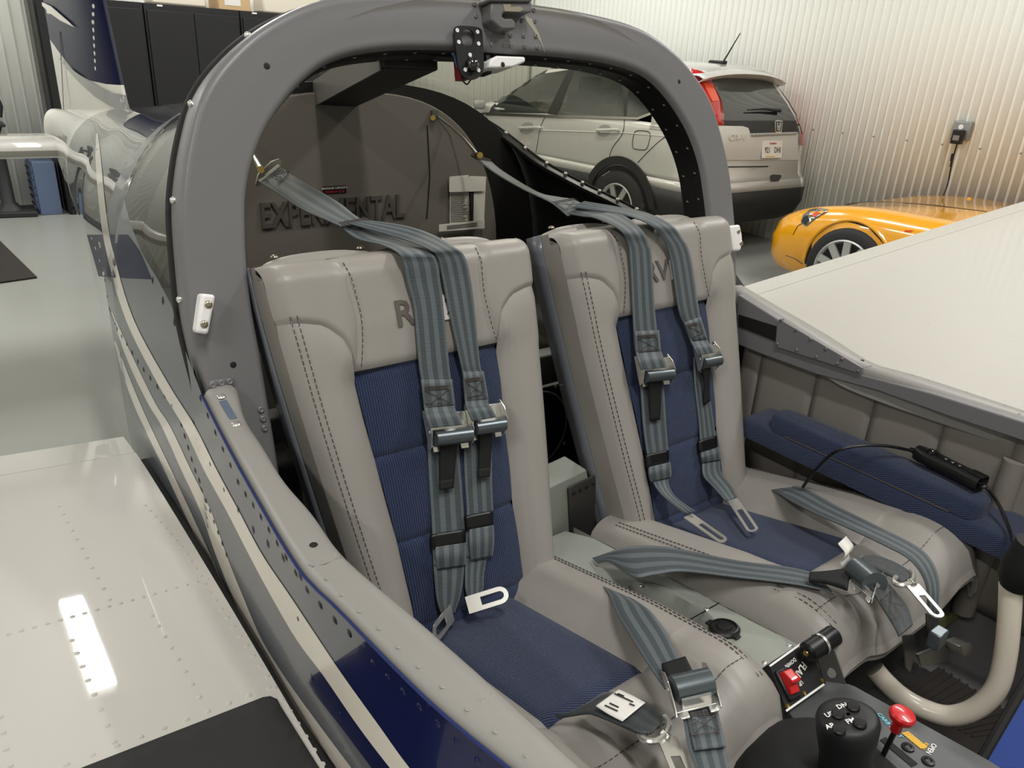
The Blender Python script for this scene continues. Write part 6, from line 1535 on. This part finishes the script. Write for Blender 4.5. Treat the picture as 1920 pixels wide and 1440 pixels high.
# near control stick: rubber boot and grip with buttons
ck = thing('control_stick', onq((1560, 1420)), 'black control stick grip with four buttons rising from a rubber boot', 'control stick')
gt = on_plane((1590, 1345), Vector((0, 0, 1)), .13); ga = Vector((-.12, .12, 1)).normalized(); gb_ = gt-ga*.13
axu = (RZ((1640, 1350), .13)-RZ((1540, 1345), .13)).normalized(); 
W1 = axu; W2 = ga.cross(W1).normalized(); W1 = W2.cross(ga)
P = []
for h, a_, c_ in ((-.20, .030, .025), (-.12, .027, .024), (-.05, .027, .025), (-.022, .031, .028), (-.006, .0325, .029), (0, .031, .027), (.0025, .027, .023), (.004, .018, .015), (.0045, .002, .002)):
    P.append([gt+ga*h+W1*(a_*math.cos(t))+W2*(c_*math.sin(t)) for t in [2*math.pi*k/32 for k in range(33)]])
B().grid(P).done('grip', mat('soft_black_grip', (27, 27, 28), .5), ck, angle=60, recalc=True)
gp = lambda q, o=.0045: on_plane(q, ga, ga.dot(gt)+o)
for q in ((1600, 1327), (1571, 1341), (1612, 1358), (1573, 1370)):
    B().lathe([(.0068, -.001), (.0066, .0022), (.0055, .0032), (0, .0034)], gp(q), ga, 18).done('button', 'black', ck)
U = (gp((1590, 1335))-gp((1575, 1318))).normalized(); V = ga.cross(U)
for q, tx in (((1579, 1324), 'DN'), ((1555, 1340), 'UP'), ((1595, 1352), 'FM'), ((1556, 1362), 'AP')): text_mesh(tx, gp(q, .0048), V, -U, .008, .0004, bold=True).done('button_lettering', 'inkw', ck)
bt = RZ((1500, 1440), .03); P = []
for h, r in ((-.0, .10), (.03, .092), (.055, .07), (.068, .05), (.074, .03), (.076, .001)): P.append([Vector((bt.x+.02, bt.y-.02, -.02))+Vector((r*math.cos(t)*1.1, r*math.sin(t), h)) for t in [2*math.pi*k/28 for k in range(29)]])
B().grid(P).done('boot', 'blackm', ck, angle=60, recalc=True)
# far control stick: bent cream tube with black grip
fk = thing('control_column', RX((1750, 1340), .27), 'bent cream tube of the far control stick with black boot on top', 'control stick')
tp_ = [RX(q, x) for q, x in (((1895, 1095), .30), ((1893, 1150), .295), ((1885, 1230), .285), ((1868, 1290), .275), ((1830, 1328), .265), ((1780, 1342), .255), ((1730, 1328), .245), ((1690, 1305), .235), ((1660, 1278), .225), ((1640, 1255), .22))]
B().tube(catmull(tp_, 8), .0145, 18).done('tube', 'cream', fk, angle=60)
g0 = RX((1900, 1100), .30); g1 = RX((1925, 1050), .30); B().tube([g0, g0.lerp(g1, .3), g0.lerp(g1, .8), g1+(g1-g0)*.6], [.017, .024, .026, .022], 20).done('foam_grip', 'blackm', fk, angle=60)
# far footwell: ribbed floor strip and primer-green angle
fb = RZ((1800, 1210), -.2)
B().poly3([RZ(q, -.245) for q in ((1640, 1330), (1850, 1195), (1960, 1250), (1960, 1500), (1760, 1440))], (0, 0, 1), .004).done('ribbed_floor', mat('brown_black_rubber', (58, 53, 49), .5), plane)
b = B()
for k in range(12):
    a = RZ((1690+k*12, 1315+k*6), -.2405); c_ = RZ((1805+k*14, 1230+k*12), -.2405); d = c_-a; b.obox((a+c_)/2, d/2, d.cross(Vector((0, 0, 1))).normalized()*.0018, Vector((0, 0, .002)))
b.done('floor_ribs', bpy.data.materials['brown_black_rubber'], plane, kind='stuff')
B().poly3([RY(q, -.60) for q in ((1740, 1175), (1842, 1105), (1846, 1118), (1745, 1190))], (0, -1, 0), .004).done('green_angle', 'zincgreen', plane)
# corner of the blue cowl ahead of the cockpit
cw_ = thing('canopy', RY((1900, 1390), -.78), 'glossy blue painted canopy skin with black seal at the lower right corner', 'canopy')
cb = RX((1920, 1275), .16); ca = RX((1840, 1440), .02)
P = []
for k in range(9):
    t = k/8; base = RY((1835+110*t, 1450-190*t), -.80); P.append([base+Vector((0, .012, -.05)), base, base+Vector((.03, -.03, -.004)), base+Vector((.09, -.10, -.018)), base+Vector((.2, -.22, -.05))])
B().grid(P).done('skin', mat('bright_blue_gloss', (20, 62, 150), .06, coat=1), cw_, angle=60, recalc=True, solid=.002)
B().tube([r[1]+Vector((-.004, .004, 0)) for r in P], .006, 8).done('seal', 'rubber', cw_)
print('objects', len(bpy.data.objects), 'tris', sum(len(m.polygons) for m in bpy.data.meshes))
